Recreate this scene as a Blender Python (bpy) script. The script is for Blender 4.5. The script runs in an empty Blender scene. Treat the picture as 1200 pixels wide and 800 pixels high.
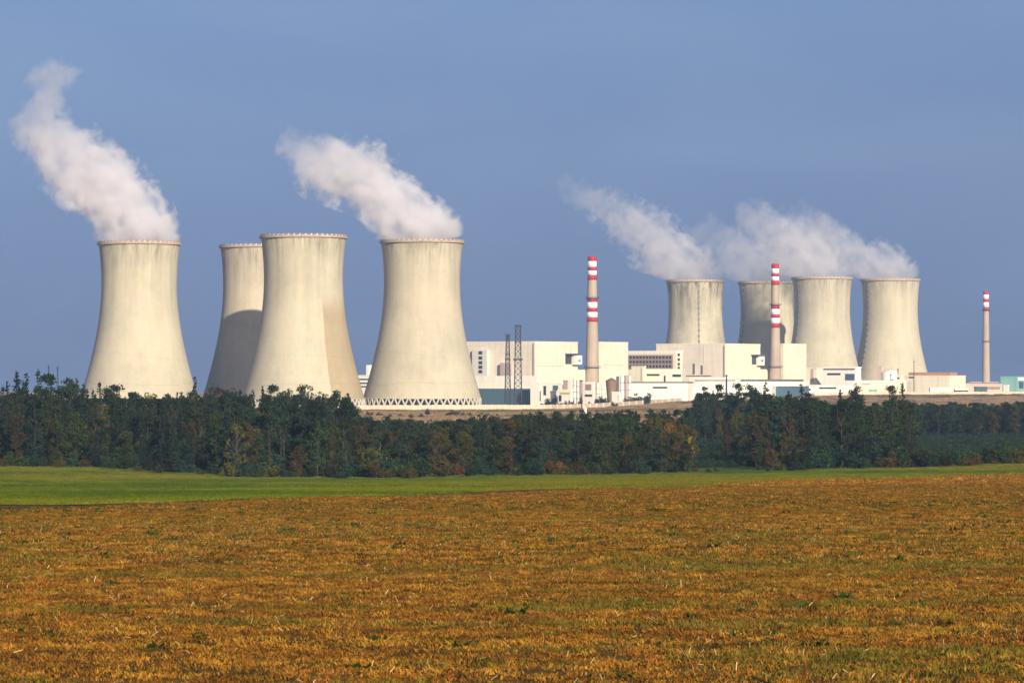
import bpy, math, random
import numpy as np
from mathutils import Vector, Matrix, noise as mnoise

random.seed(7)
rng = np.random.default_rng(7)
R = math.radians
scn = bpy.context.scene
COL = scn.collection
H = 23.0          # camera height above the plain
F = 4000.0        # focal length in pixels of the 1200 px wide photograph
HOR = 440.0       # horizon row

def px2x(px, d): return (px - 600.0) / F * d
def py2z(py, d): return H + (HOR - py) / F * d

# ------------------------------------------------------------------ scene objects
def link(o):
    COL.objects.link(o); return o

ORG = {}
def tag(o, label=None, cat=None, group=None, kind=None):
    if label: o['label'] = label
    if cat: o['category'] = cat
    if group: o['group'] = group
    if kind: o['kind'] = kind
    return o

def thing(name, label, cat, loc, group=None):
    o = bpy.data.objects.new(name, None); link(o)
    o.empty_display_size = 0.5
    o.location = loc
    ORG[o.name] = Vector(loc)
    return tag(o, label, cat, group)

class MB:
    def __init__(s): s.v = []; s.f = []; s.m = []
    def add(s, vs, fs, mi=0):
        n = len(s.v); s.v.extend(tuple(p) for p in vs)
        for f in fs:
            s.f.append([n + i for i in f]); s.m.append(mi)
    def hexa(s, b, t, mi=0):
        """prism between two rings of equally many points"""
        n = len(b)
        s.add(list(b) + list(t), [list(range(n))[::-1], list(range(n, 2*n))] +
              [[i, (i+1) % n, n + (i+1) % n, n + i] for i in range(n)], mi)
    def box(s, x0, x1, y0, y1, z0, z1, mi=0):
        s.hexa([(x0,y0,z0),(x1,y0,z0),(x1,y1,z0),(x0,y1,z0)], [(x0,y0,z1),(x1,y0,z1),(x1,y1,z1),(x0,y1,z1)], mi)
    def tube(s, p, q, r0, r1=None, n=6, mi=0):
        r1 = r0 if r1 is None else r1
        p = Vector(p); q = Vector(q); a = (q - p).normalized()
        u = a.orthogonal().normalized(); w = a.cross(u)
        ring = lambda c, r: [c + (u*math.cos(2*math.pi*k/n) + w*math.sin(2*math.pi*k/n))*r for k in range(n)]
        s.hexa(ring(p, r0), ring(q, r1), mi)
    def lathe(s, prof, n=48, c=(0,0,0), mi=0, cap0=False, cap1=False):
        vs = []
        for r, z in prof:
            for k in range(n):
                a = 2*math.pi*k/n
                vs.append((c[0] + r*math.cos(a), c[1] + r*math.sin(a), c[2] + z))
        fs = []
        for i in range(len(prof)-1):
            for k in range(n):
                fs.append([i*n+k, i*n+(k+1) % n, (i+1)*n+(k+1) % n, (i+1)*n+k])
        if cap0: fs.append(list(range(n))[::-1])
        if cap1: fs.append([(len(prof)-1)*n+k for k in range(n)])
        s.add(vs, fs, mi)
    def build(s, name, mats, parent=None, smooth=False, local=False):
        """vertices are world coordinates unless local"""
        me = bpy.data.meshes.new(name)
        off = Vector((0,0,0))
        if parent is not None and not local:
            off = ORG[parent.name]
        v = [(p[0]-off.x, p[1]-off.y, p[2]-off.z) for p in s.v]
        me.from_pydata(v, [], s.f)
        if not isinstance(mats, (list, tuple)): mats = [mats]
        for m in mats: me.materials.append(m)
        me.polygons.foreach_set('material_index', s.m)
        if smooth: me.polygons.foreach_set('use_smooth', [True]*len(s.f))
        me.update()
        o = bpy.data.objects.new(name, me); link(o)
        if parent is not None:
            o.parent = parent; ORG[o.name] = off if not local else ORG.get(parent.name, Vector())
        else:
            ORG[o.name] = Vector((0,0,0))
        return o

# ------------------------------------------------------------------ materials
class NT:
    def __init__(s, name):
        s.mat = bpy.data.materials.new(name); s.mat.use_nodes = True
        s.t = s.mat.node_tree; s.n = s.t.nodes; s.l = s.t.links
        s.n.clear(); s.out = s.n.new('ShaderNodeOutputMaterial')
    def node(s, typ, **kw):
        n = s.n.new(typ)
        for k, v in kw.items(): setattr(n, k, v)
        return n
    def put(s, sock, v):
        if hasattr(v, 'is_output') or isinstance(v, bpy.types.NodeSocket): s.l.new(v, sock)
        else: sock.default_value = v
    def math(s, op, a, b=None, c=None, clamp=False):
        n = s.node('ShaderNodeMath', operation=op, use_clamp=clamp)
        s.put(n.inputs[0], a)
        if b is not None: s.put(n.inputs[1], b)
        if c is not None: s.put(n.inputs[2], c)
        return n.outputs[0]
    def mapr(s, v, a, b, c=0.0, d=1.0, smooth=False):
        n = s.node('ShaderNodeMapRange', clamp=True)
        if smooth: n.interpolation_type = 'SMOOTHSTEP'
        s.put(n.inputs[0], v)
        for i, x in zip((1,2,3,4), (a,b,c,d)): s.put(n.inputs[i], x)
        return n.outputs[0]
    def coord(s, kind='Object'): return s.node('ShaderNodeTexCoord').outputs[kind]
    def pos(s): return s.node('ShaderNodeNewGeometry').outputs['Position']
    def scale(s, v, sc):
        n = s.node('ShaderNodeVectorMath', operation='MULTIPLY'); s.put(n.inputs[0], v); n.inputs[1].default_value = sc
        return n.outputs[0]
    def noise(s, v, scale=1.0, detail=4.0, rough=0.55, dist=0.0, col=False):
        n = s.node('ShaderNodeTexNoise'); s.put(n.inputs['Vector'], v)
        n.inputs['Scale'].default_value = scale; n.inputs['Detail'].default_value = detail
        n.inputs['Roughness'].default_value = rough; n.inputs['Distortion'].default_value = dist
        return n.outputs['Color' if col else 'Fac']
    def mix(s, f, a, b, mode='MIX'):
        n = s.node('ShaderNodeMix', data_type='RGBA', blend_type=mode)
        s.put(n.inputs[0], f)
        for i, c in ((6, a), (7, b)):
            if isinstance(c, (tuple, list)): c = (*c[:3], 1.0)
            s.put(n.inputs[i], c)
        return n.outputs[2]
    def sep(s, v):
        n = s.node('ShaderNodeSeparateXYZ'); s.put(n.inputs[0], v); return n.outputs
    def surf(s, col, rough=0.8, bump=None, bdist=0.1, bstr=0.5, spec=0.3, metal=0.0):
        p = s.node('ShaderNodeBsdfPrincipled')
        if isinstance(col, (tuple, list)): col = (*col[:3], 1.0)
        s.put(p.inputs['Base Color'], col); s.put(p.inputs['Roughness'], rough)
        p.inputs['Specular IOR Level'].default_value = spec; p.inputs['Metallic'].default_value = metal
        if bump is not None:
            b = s.node('ShaderNodeBump'); b.inputs['Distance'].default_value = bdist; b.inputs['Strength'].default_value = bstr
            s.put(b.inputs['Height'], bump); s.l.new(b.outputs[0], p.inputs['Normal'])
        s.l.new(p.outputs[0], s.out.inputs['Surface'])
        return s.mat

def paint(name, col, var=0.12, panel=None, rough=0.65, streak=0.12, metal=0.0):
    """painted or clad wall: patchy tone, rain streaks, optional panel joints"""
    t = NT(name); c = t.pos()
    n1 = t.noise(t.scale(c, (0.05, 0.05, 0.07)), 1.0, 5)
    n2 = t.noise(t.scale(c, (0.5, 0.5, 0.03)), 1.0, 4)
    f = t.math('ADD', t.math('MULTIPLY', t.math('SUBTRACT', n1, .5), var*3), t.math('MULTIPLY', t.math('SUBTRACT', n2, .5), streak*3))
    f = t.math('ADD', f, 1.0)
    if panel:
        z = t.math('FRACT', t.math('DIVIDE', t.sep(c)[2], panel))
        x = t.sep(c)
        h = t.math('FRACT', t.math('DIVIDE', t.math('ADD', x[0], x[1]), panel*1.7))
        line = t.math('MAXIMUM', t.mapr(z, .0, .05, 1, 0), t.mapr(h, .0, .04, 1, 0))
        f = t.math('MULTIPLY', f, t.math('SUBTRACT', 1.0, t.math('MULTIPLY', line, .2)))
    cc = t.mix(1.0, col, f, 'MULTIPLY')
    return t.surf(cc, rough, spec=.25, metal=metal)

def flat(name, col, rough=0.6, metal=0.0, var=.1):
    t = NT(name)
    n = t.noise(t.pos(), 0.8, 3)
    return t.surf(t.mix(1.0, col, t.mapr(n, .2, .8, 1-var*2, 1+var*2), 'MULTIPLY'), rough, metal=metal)

def concrete(name, stain=None, tint=(.53, .465, .325), seed=0.0, dark=.42):
    """cooling tower shell: lift joints, rain streaks below the rim, blotches, optional dull panel"""
    t = NT(name); o = t.coord('Object')
    mp = t.node('ShaderNodeVectorMath', operation='ADD'); t.put(mp.inputs[0], o); mp.inputs[1].default_value = (seed, seed*1.7, 0)
    c = mp.outputs[0]
    z = t.sep(o)[2]
    st = t.noise(t.scale(c, (.16, .16, .006)), 1.0, 5, .6)
    st2 = t.noise(t.scale(c, (.6, .6, .012)), 1.0, 3, .6)
    bl = t.noise(t.scale(c, (.03, .03, .03)), 1.0, 5, .6)
    fine = t.noise(c, .35, 5, .65)
    topm = t.mapr(z, 70, 124, 0.25, 1.0)
    s1 = t.math('MULTIPLY', t.mapr(st, .42, .72, 0, .40), topm)
    s2 = t.math('MULTIPLY', t.mapr(st2, .42, .7, 0, .45), t.mapr(z, 104, 124, .12, 1))
    lift = t.math('FRACT', t.math('DIVIDE', z, 2.6))
    lj = t.mapr(lift, 0, .09, .045, 0)
    wz = t.math('ADD', z, t.math('MULTIPLY', t.noise(c, .02, 3), 8.0))
    big = t.mapr(t.math('ABSOLUTE', t.math('SUBTRACT', wz, 21.0)), 0, .5, .16, 0)
    big2 = t.mapr(t.math('ABSOLUTE', t.math('SUBTRACT', t.math('ADD', wz, t.math('MULTIPLY', t.sep(o)[0], .10)), 42.0)), 0, .5, .12, 0)
    d = t.math('ADD', t.math('ADD', t.math('ADD', s1, s2), t.math('ADD', lj, big)), big2)
    d = t.math('ADD', d, t.mapr(bl, .42, .68, 0, .17))
    d = t.math('ADD', d, t.mapr(fine, .35, .7, -.03, .05))
    k = t.math('SUBTRACT', 1.0, t.math('MULTIPLY', d, dark*2), clamp=True)
    col = t.mix(1.0, tint, k, 'MULTIPLY')
    col = t.mix(t.mapr(bl, .3, .7, 0, .35), col, t.mix(1.0, col, (.93, .95, 1.04), 'MULTIPLY'))
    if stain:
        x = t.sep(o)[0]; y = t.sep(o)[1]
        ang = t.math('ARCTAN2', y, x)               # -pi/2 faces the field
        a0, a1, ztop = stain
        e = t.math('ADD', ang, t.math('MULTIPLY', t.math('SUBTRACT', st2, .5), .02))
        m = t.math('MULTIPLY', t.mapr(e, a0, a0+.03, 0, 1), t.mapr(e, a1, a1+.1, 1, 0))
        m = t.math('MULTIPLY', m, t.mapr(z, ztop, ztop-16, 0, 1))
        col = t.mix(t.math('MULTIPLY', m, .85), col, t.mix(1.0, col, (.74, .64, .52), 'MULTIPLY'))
    return t.surf(col, .9, spec=.15, bump=fine, bdist=.3, bstr=.3)

M = {}
M['conc_in'] = flat('concrete_inside', (.22, .21, .19), .95)
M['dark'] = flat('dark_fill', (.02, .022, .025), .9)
M['red'] = flat('red_paint', (.42, .012, .03), .55)
M['rail_red'] = flat('faded_red', (.38, .17, .12), .7)
M['rail_white'] = flat('worn_white', (.58, .55, .50), .7)
M['white_band'] = flat('white_paint', (.78, .76, .74), .5, var=.03)
M['leg'] = flat('leg_concrete', (.47, .43, .35), .9, var=.15)
M['steel'] = flat('galvanised_steel', (.16, .165, .17), .5, metal=.4)
M['steel_dark'] = flat('dark_steel', (.025, .025, .032), .6, metal=.2)
M['cream'] = paint('cream_cladding', (.74, .665, .50), panel=6.0)
M['side'] = paint('pale_pink_side', (.71, .62, .50), panel=6.0, var=.16)  # pinker, slightly darker tone for the reactor halls' left faces
M['pinkish'] = paint('pink_cream_cladding', (.60, .46, .36), panel=6.0)
M['white'] = paint('white_render', (.79, .75, .65))
M['offwhite'] = paint('grey_white_render', (.62, .58, .52), var=.18)
M['teal'] = paint('teal_sheet', (.062, .115, .14), panel=4.0, rough=.5)
M['mint'] = paint('mint_sheet', (.22, .42, .38), panel=4.0, rough=.5)
M['brown_panel'] = paint('brown_panel', (.30, .21, .17))
M['rust_roof'] = paint('rust_roof', (.42, .22, .11))
M['grey_roof'] = paint('grey_roof', (.12, .12, .13))
M['tan_wall'] = paint('pale_sand_concrete', (.60, .48, .33), panel=3.0, var=.2)
M['brown_tank'] = paint('brown_tank', (.22, .135, .08))
M['pinkgrey'] = paint('pink_grey_render', (.42, .31, .29))
M['glass'] = flat('window_glass', (.03, .035, .045), .15)
M['blueglass'] = flat('blue_window', (.05, .08, .14), .15)
M['chim'] = paint('chimney_concrete', (.40, .31, .23), var=.15, streak=.15)

# ------------------------------------------------------------------ terrain
def lerp_tab(tab, x):
    if x <= tab[0][0]: return tab[0][1]
    for (a, va), (b, vb) in zip(tab, tab[1:]):
        if x <= b:
            t = (x-a)/(b-a); t = t*t*(3-2*t)
            return va + (vb-va)*t
    return tab[-1][1]
def lin_tab(tab, x):
    if x <= tab[0][0]: return tab[0][1]
    for (a, va), (b, vb) in zip(tab, tab[1:]):
        if x <= b: return va + (vb-va)*(x-a)/(b-a)
    return tab[-1][1]
def sstep(a, b, x):
    t = min(1, max(0, (x-a)/(b-a))); return t*t*(3-2*t)

EDGE = [(-300,546),(0,547.5),(90,549),(200,556),(300,560.5),(430,561.5),(560,559),(700,557),(830,555),(900,553),(1000,550.5),(1100,548),(1200,543.5),(1500,541)]
STAB = [((p-600)*.1875, ((y-HOR)/F*750-1.7)/750) for p, y in EDGE]
# berm in front of the plant: (px, row of its foot wall, distance)
WALL = [(415,481.0,2300),(540,480,2300),(640,479.5,2300),(700,477.5,2400),(735,475.5,2500),(775,472.2,2700),(812,469.5,2850),(900,465.5,2890),(1000,462.6,2900),(1200,462.0,2900),(1500,462,2900)]
WTAB = [(px2x(p, d), d, max(0.0, py2z(y, d))) for p, y, d in WALL]
def wall_y(X): return lin_tab([(a, b) for a, b, c in WTAB], X)
def wall_z(X): return lin_tab([(a, c) for a, b, c in WTAB], X)
def field_z(X, Y):
    s = lerp_tab(STAB, X)
    yy = max(Y, 0)
    return H - 1.7 - s*yy - (0.0 if Y > 0 else Y*0.004)
def plain_z(X, Y):
    z = 0.0
    wy = wall_y(X); wz = wall_z(X)
    if wz > 0: z += wz*sstep(wy-420, wy+2, Y)*(1-sstep(wy+50, wy+260, Y))
    z += -70*sstep(4700, 9000, Y) - 40*sstep(9000, 20000, Y)
    z += .6*mnoise.noise(Vector((X*.004, Y*.004, 3.0)))*sstep(900, 1300, Y)*(1-sstep(2100, 2300, Y))
    return z
def terrain(X, Y):
    if Y <= 750: z = field_z(X, Y)
    else:
        t = sstep(750, 1080, Y)
        z = field_z(X, 750)*(1-t) + plain_z(X, Y)*t
    z += (.16*mnoise.noise(Vector((X*.03, Y*.02, 0))) + .03*mnoise.noise(Vector((X*.3, Y*.15, 5))))*sstep(60, 200, Y)*(1-sstep(740, 800, Y))
    return z

# crop boundary between brown field and green meadow
BND = [(0,592),(60,592.5),(150,590.5),(300,584.5),(420,580.5),(560,576.5),(700,572.5),(800,569),(900,566),(1000,563),(1100,559.5),(1200,555.5)]
def solve_d(px, py):
    lo, hi = 20.0, 749.0
    for _ in range(50):
        m = .5*(lo+hi)
        row = HOR + (H - field_z(px2x(px, m), m))/m*F
        if row > py: lo = m
        else: hi = m
    return .5*(lo+hi)
BT = []
for p, y in BND:
    d = solve_d(p, y); BT.append((px2x(p, d), d))
BT = [(-420, BT[0][1]-20), (-80, BT[0][1]-12)] + BT + [(BT[-1][0]+60, min(735, BT[-1][1]+60)), (420, 735)]
BT = sorted(BT)
def bnd(X): return lin_tab(BT, X)
print('boundary', [(round(a), round(b)) for a, b in BT])

def ground_mat(name, fn):
    t = NT(name); return fn(t)
def m_stubble(t):
    p = t.pos()
    a = t.noise(t.scale(p, (.25, .5, 1)), 1.0, 5, .6)
    b = t.noise(p, 6.0, 5, .7)
    c = t.noise(t.scale(p, (.02, .16, 1)), 1.0, 3, .5)
    col = t.mix(t.mapr(a, .35, .65), (.20, .095, .015), (.14, .08, .015))
    col = t.mix(t.mapr(c, .5, .68, 0, .75), col, (.10, .085, .014))
    col = t.mix(t.mapr(b, .4, .7, 0, .7), col, (.05, .026, .007))
    return t.surf(col, .95, bump=b, bdist=.05, bstr=.8, spec=.1)
def m_meadow(t):
    p = t.pos()
    a = t.noise(t.scale(p, (.006, .03, 1)), 1.0, 4, .55)
    b = t.noise(p, 3.0, 5, .7)
    c = t.noise(t.scale(p, (.02, .01, 1)), 1.0, 4, .6)
    col = t.mix(t.mapr(a, .35, .65), (.06, .105, .008), (.11, .125, .011))
    col = t.mix(t.mapr(c, .52, .75, 0, .7), col, (.15, .115, .02))
    col = t.mix(t.mapr(b, .4, .8, 0, .5), col, (.035, .05, .005))
    return t.surf(col, .95, bump=b, bdist=.06, bstr=.7, spec=.1)
def m_plain(t):
    p = t.pos()
    a = t.noise(t.scale(p, (.006, .012, 1)), 1.0, 5, .6)
    b = t.noise(p, .25, 5, .7)
    xyz = t.sep(p)
    near = t.mapr(xyz[1], 1500, 1900, 0, 1)
    col = t.mix(t.mapr(a, .38, .62), (.33, .19, .11), (.45, .29, .17))
    grn = t.mix(t.mapr(a, .4, .6), (.035, .07, .045), (.06, .09, .04))
    col = t.mix(near, grn, col)
    col = t.mix(t.mapr(b, .4, .75, 0, .35), col, (.10, .085, .05))
    col = t.mix(t.mapr(xyz[1], 4600, 6500, 0, 1), col, (.07, .08, .04))
    return t.surf(col, .95, bump=b, bdist=.4, bstr=.6, spec=.1)
def m_soil(t):
    p = t.pos(); b = t.noise(p, 2.5, 5, .7)
    return t.surf(t.mix(t.mapr(b, .3, .7), (.016, .009, .004), (.045, .025, .009)), .95, bump=b, bdist=.15, bstr=1.0, spec=.1)

def sheet(name, xs, rows, mat, label=None):
    """rows(X) -> list of Y; grid following the terrain"""
    mb = MB(); vs = []
    for X in xs:
        for Y, dz in rows(X): vs.append((X, Y, terrain(X, Y)+dz))
    m = len(rows(xs[0])); fs = []
    for i in range(len(xs)-1):
        for j in range(m-1):
            a = i*m+j; fs.append([a, a+m, a+m+1, a+1])
    mb.add(vs, fs)
    o = mb.build(name, mat, smooth=True); o['kind'] = 'structure'
    return o

def spaced(a, b, n, p=1.0): return [a + (b-a)*(i/(n-1))**p for i in range(n)]
xs = sorted(set([round(s*(400*(i/70)**1.8), 3) for i in range(71) for s in (1, -1)]))
sheet('stubble_field', xs, lambda X: [(-80 + (bnd(X)+80)*t, 0) for t in spaced(0, 1, 90)], ground_mat('stubble_soil', m_stubble))
sheet('meadow', xs, lambda X: [(bnd(X) + (870-bnd(X))*t, 0) for t in spaced(0, 1, 120)], ground_mat('meadow_turf', m_meadow))
gx = sorted(set([round(s*(9000*(i/60)**3), 2) for i in range(61) for s in (1, -1)]))
gys = spaced(-3000, 0, 8)[:-1] + spaced(0, 860, 30)[:-1] + spaced(860, 3300, 110)[:-1] + spaced(3300, 22000, 50)
sheet('ground', gx, lambda X: [(Y, -.5*(1-sstep(860, 900, Y)) if abs(X) < 2000 else -.5*(1-sstep(860, 900, Y))) for Y in gys], ground_mat('plain_grass', m_plain))
# furrow of bare soil along the crop boundary
mb = MB(); vs = []; fs = []; k = 0
fx = spaced(-42, 60, 260)
for X in fx:
    b = bnd(X); w = (1.2 + 3.2*max(0, mnoise.noise(Vector((X*.22, 1.3, 0)))+.45))*min(1.6, b/150)*(1.0 - .6*sstep(0, 25, X))
    w = max(w, 12.5*(1 - sstep(-8, 22, X)))
    for q in (-1, -.4, .4, 1):
        Y = b + .8 - w*.5 + q*w*.5
        vs.append((X, Y, terrain(X, Y) + .02 - .06*(1-abs(q))))
for i in range(len(fx)-1):
    for j in range(3):
        a = i*4+j; fs.append([a, a+4, a+5, a+1])
mb.add(vs, fs); o = mb.build('furrow', ground_mat('bare_soil', m_soil), smooth=True); o['kind'] = 'structure'

# ------------------------------------------------------------------ scatter with geometry nodes (uncountable ground cover)
def scatter(name, pts, rots, scl, idx, protos, mat=None):
    me = bpy.data.meshes.new(name); n = len(pts)
    me.vertices.add(n); me.vertices.foreach_set('co', np.asarray(pts, dtype=np.float32).ravel())
    for nm, typ, key, arr in (('rot','FLOAT_VECTOR','vector',rots), ('scl','FLOAT_VECTOR','vector',scl), ('idx','INT','value',idx)):
        a = me.attributes.new(nm, typ, 'POINT')
        a.data.foreach_set(key, np.asarray(arr, dtype=np.int32 if typ == 'INT' else np.float32).ravel())
    col = bpy.data.collections.new(name + '_sources')
    for p in protos: col.objects.link(p)
    o = bpy.data.objects.new(name, me); link(o)
    g = bpy.data.node_groups.new(name + '_scatter', 'GeometryNodeTree')
    g.interface.new_socket('Geometry', in_out='INPUT', socket_type='NodeSocketGeometry')
    g.interface.new_socket('Geometry', in_out='OUTPUT', socket_type='NodeSocketGeometry')
    N = g.nodes; gi = N.new('NodeGroupInput'); go = N.new('NodeGroupOutput')
    ci = N.new('GeometryNodeCollectionInfo'); ci.inputs['Collection'].default_value = col
    ci.inputs['Separate Children'].default_value = True; ci.inputs['Reset Children'].default_value = True
    ip = N.new('GeometryNodeInstanceOnPoints'); ip.inputs['Pick Instance'].default_value = True
    def attr(nm, t):
        a = N.new('GeometryNodeInputNamedAttribute'); a.data_type = t; a.inputs['Name'].default_value = nm; return a.outputs['Attribute']
    L = g.links
    L.new(gi.outputs[0], ip.inputs['Points']); L.new(ci.outputs[0], ip.inputs['Instance'])
    L.new(attr('rot', 'FLOAT_VECTOR'), ip.inputs['Rotation']); L.new(attr('scl', 'FLOAT_VECTOR'), ip.inputs['Scale'])
    L.new(attr('idx', 'INT'), ip.inputs['Instance Index']); L.new(ip.outputs[0], go.inputs[0])
    md = o.modifiers.new('scatter', 'NODES'); md.node_group = g
    o['kind'] = 'stuff'
    return o

def proto(name, verts, faces, mats, mi=None):
    me = bpy.data.meshes.new(name); me.from_pydata(verts, [], faces)
    for m in mats: me.materials.append(m)
    if mi is not None: me.polygons.foreach_set('material_index', mi)
    me.update()
    return bpy.data.objects.new(name, me)

def leafy(name, col, var=.35, hue=.03, rough=.75, trans=.25, patch=None):
    t = NT(name)
    rnd = t.node('ShaderNodeObjectInfo').outputs['Random']
    n = t.noise(t.pos(), .9, 3, .6)
    hs = t.node('ShaderNodeHueSaturation')
    t.put(hs.inputs['Hue'], t.mapr(rnd, 0, 1, .5-hue, .5+hue))
    t.put(hs.inputs['Value'], t.math('MULTIPLY', t.mapr(t.math('FRACT', t.math('MULTIPLY', rnd, 7.31)), 0, 1, 1-var, 1+var), t.mapr(n, .3, .7, .65, 1.35)))
    t.put(hs.inputs['Color'], (*col, 1))
    p = t.node('ShaderNodeBsdfPrincipled'); t.put(p.inputs['Base Color'], hs.outputs[0]); p.inputs['Roughness'].default_value = rough
    p.inputs['Specular IOR Level'].default_value = .2
    tr = t.node('ShaderNodeBsdfTranslucent'); t.put(tr.inputs[0], hs.outputs[0])
    mx = t.node('ShaderNodeMixShader'); mx.inputs[0].default_value = trans
    t.l.new(p.outputs[0], mx.inputs[1]); t.l.new(tr.outputs[0], mx.inputs[2]); t.l.new(mx.outputs[0], t.out.inputs['Surface'])
    return t.mat

def tuft(name, nb, rad, hmin, hmax, w, mat, lean=.5, seed=0, mats=None, wide=False):
    r = random.Random(seed); V = []; Fc = []
    for _ in range(nb):
        a = r.uniform(0, 6.283); q = rad*math.sqrt(r.random())
        x, y = q*math.cos(a), q*math.sin(a)
        h = r.uniform(hmin, hmax); la = r.uniform(0, 6.283); ln = h*lean*r.uniform(.2, 1.3)
        dx, dy = math.cos(la)*ln, math.sin(la)*ln
        ba = r.uniform(0, 6.283); ww = w*r.uniform(.6, 1.3)*.5
        ux, uy = math.cos(ba)*ww, math.sin(ba)*ww
        b = len(V); m = 1.6 if wide else .8
        V += [(x-ux, y-uy, -.01), (x+ux, y+uy, -.01), (x+dx*.45+ux*m, y+dy*.45+uy*m, h*.6), (x+dx*.45-ux*m, y+dy*.45-uy*m, h*.6), (x+dx, y+dy, h*r.uniform(.75, 1))]
        Fc += [(b, b+1, b+2, b+3), (b+3, b+2, b+4)]
    return proto(name, V, Fc, [mat])

G_brown = leafy('dry_blade', (.355, .168, .019), .4, .018, .7, .3)
G_rust = leafy('rust_blade', (.305, .126, .015), .4, .015, .7, .3)
G_dark = leafy('dead_blade', (.085, .044, .011), .5, .015, .8, .2)
G_olive = leafy('olive_blade', (.155, .118, .015), .4, .02, .7, .3)
G_green = leafy('weed_leaf', (.040, .066, .009), .4, .03, .6, .25)
G_straw = leafy('straw_stalk', (.52, .36, .17), .3, .01, .6, .2)
G_mead = leafy('meadow_blade', (.135, .16, .007), .3, .02, .65, .3)
G_mead3 = leafy('meadow_blade_dark', (.065, .105, .008), .3, .02, .65, .3)
G_mead2 = leafy('meadow_blade_yellow', (.20, .175, .014), .3, .02, .65, .3)
protos = [tuft('grass_tuft', 24, .12, .015, .05, .011, G_brown, 1.4, 1), tuft('grass_tuft', 22, .13, .012, .04, .014, G_brown, 1.8, 2),
          tuft('grass_tuft', 22, .12, .015, .045, .011, G_rust, 1.5, 3), tuft('grass_tuft', 20, .12, .012, .04, .013, G_rust, 1.8, 4),
          tuft('grass_tuft', 24, .12, .015, .055, .012, G_olive, 1.1, 5), tuft('grass_tuft', 22, .13, .02, .06, .011, G_olive, 1.2, 6),
          tuft('grass_tuft', 20, .12, .02, .05, .012, G_dark, 1.2, 7),
          tuft('grass_tuft', 80, .75, .03, .08, .035, G_brown, 1.0, 8), tuft('grass_tuft', 80, .75, .03, .08, .035, G_rust, 1.0, 9), tuft('grass_tuft', 80, .75, .03, .09, .035, G_olive, 1.0, 10)]
P = []; RT = []; SC = []; IX = []
def in_view(px): return -60 < px < 1260
def put(zone, dens, scale, hs):
    d0, d1 = zone
    n = int(dens * .165*(d1*d1-d0*d0)/1.0); EX = 16.0       # the view plus a strip either side of it
    ds = np.sqrt(rng.uniform(d0*d0, d1*d1, n)); Xs = rng.uniform(-1, 1, n)*.165*ds
    m = int(dens*2*EX*(d1-d0)); de = rng.uniform(d0, d1, m); sg = np.where(rng.uniform(0, 1, m) < .5, -1, 1)
    ds = np.concatenate([ds, de]); Xs = np.concatenate([Xs, sg*(.165*de + rng.uniform(0, EX, m))])
    for d, X in zip(ds, Xs):
        b = bnd(X)
        fw = 12.5*(1 - sstep(-8, 22, X))*(.35 + .9*max(0, mnoise.noise(Vector((X*.22, 1.3, 0)))+.5)) + 1.5
        if d > b - fw: continue
        g = mnoise.noise(Vector((X*.11, d*.42, 0))) + .6*mnoise.noise(Vector((X*.5, d*.9, 7))) + .35*mnoise.noise(Vector((X*.02, d*.06, 4)))
        gap = mnoise.noise(Vector((X*1.7, d*1.7, 11)))
        if gap < -.33: continue
        r = random.random()
        if g > .42 and r < .8: k = 4 + (r < .4)
        elif g > .1 and r < .35: k = 4 + (r < .17)
        else:
            q = mnoise.noise(Vector((X*.3, d*.5, 21)))
            k = (2 if random.random() < .5+q else 0) + (random.random() < .5)
            if random.random() < .15 + .45*max(0, mnoise.noise(Vector((X*2.3, d*1.1, 41)))): k = 6
        if d > 330: k = 9 if k in (4, 5) else 7 + (k > 1)
        s = scale*random.uniform(.65, 1.35)
        P.append((X, d, terrain(X, d))); RT.append((random.uniform(-.15,.15), random.uniform(-.15,.15), random.uniform(0, 6.28)))
        SC.append((s, s, s*hs*random.uniform(.6, 1.2)*(1+.5*max(0, g)))); IX.append(k)
put((22, 60), 62, 1.0, 1.0)
put((60, 140), 22, 1.55, .8)
put((140, 330), 4.5, 3.0, .45)
put((310, 742), .42, 2.2, .8)
o = scatter('dry_grass', P, RT, SC, IX, protos); print('grass', len(P))
tag(o, 'short dry brown grass covering the near field', 'grass')

# broad green weeds, loose straw
wp = [tuft('weed_plant', 16, .09, .04, .12, .035, G_green, 1.1, 11, wide=True), tuft('weed_plant', 12, .07, .03, .09, .03, G_green, 1.3, 12, wide=True)]
P = []; RT = []; SC = []; IX = []
for _ in range(44000):
    d = math.sqrt(random.uniform(23**2, 170**2)); X = random.uniform(-1, 1)*(.165*d + 16)
    if d > bnd(X)-3: continue
    g = mnoise.noise(Vector((X*.13, d*.36, 0))) + .5*mnoise.noise(Vector((X*.9, d*.8, 31)))
    if g < .46 and random.random() > .16: continue
    s = random.uniform(.28, .8)*(1 if random.random() < .9 else 1.6)*(1 if d < 70 else 1.3)
    P.append((X, d, terrain(X, d))); RT.append((0, 0, random.uniform(0, 6.28))); SC.append((s, s, s)); IX.append(random.randrange(2))
o = scatter('weeds', P, RT, SC, IX, wp); tag(o, 'scattered dark green weeds between the dry grass', 'weeds'); print('weeds', len(P))
V = []; Fc = []
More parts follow.
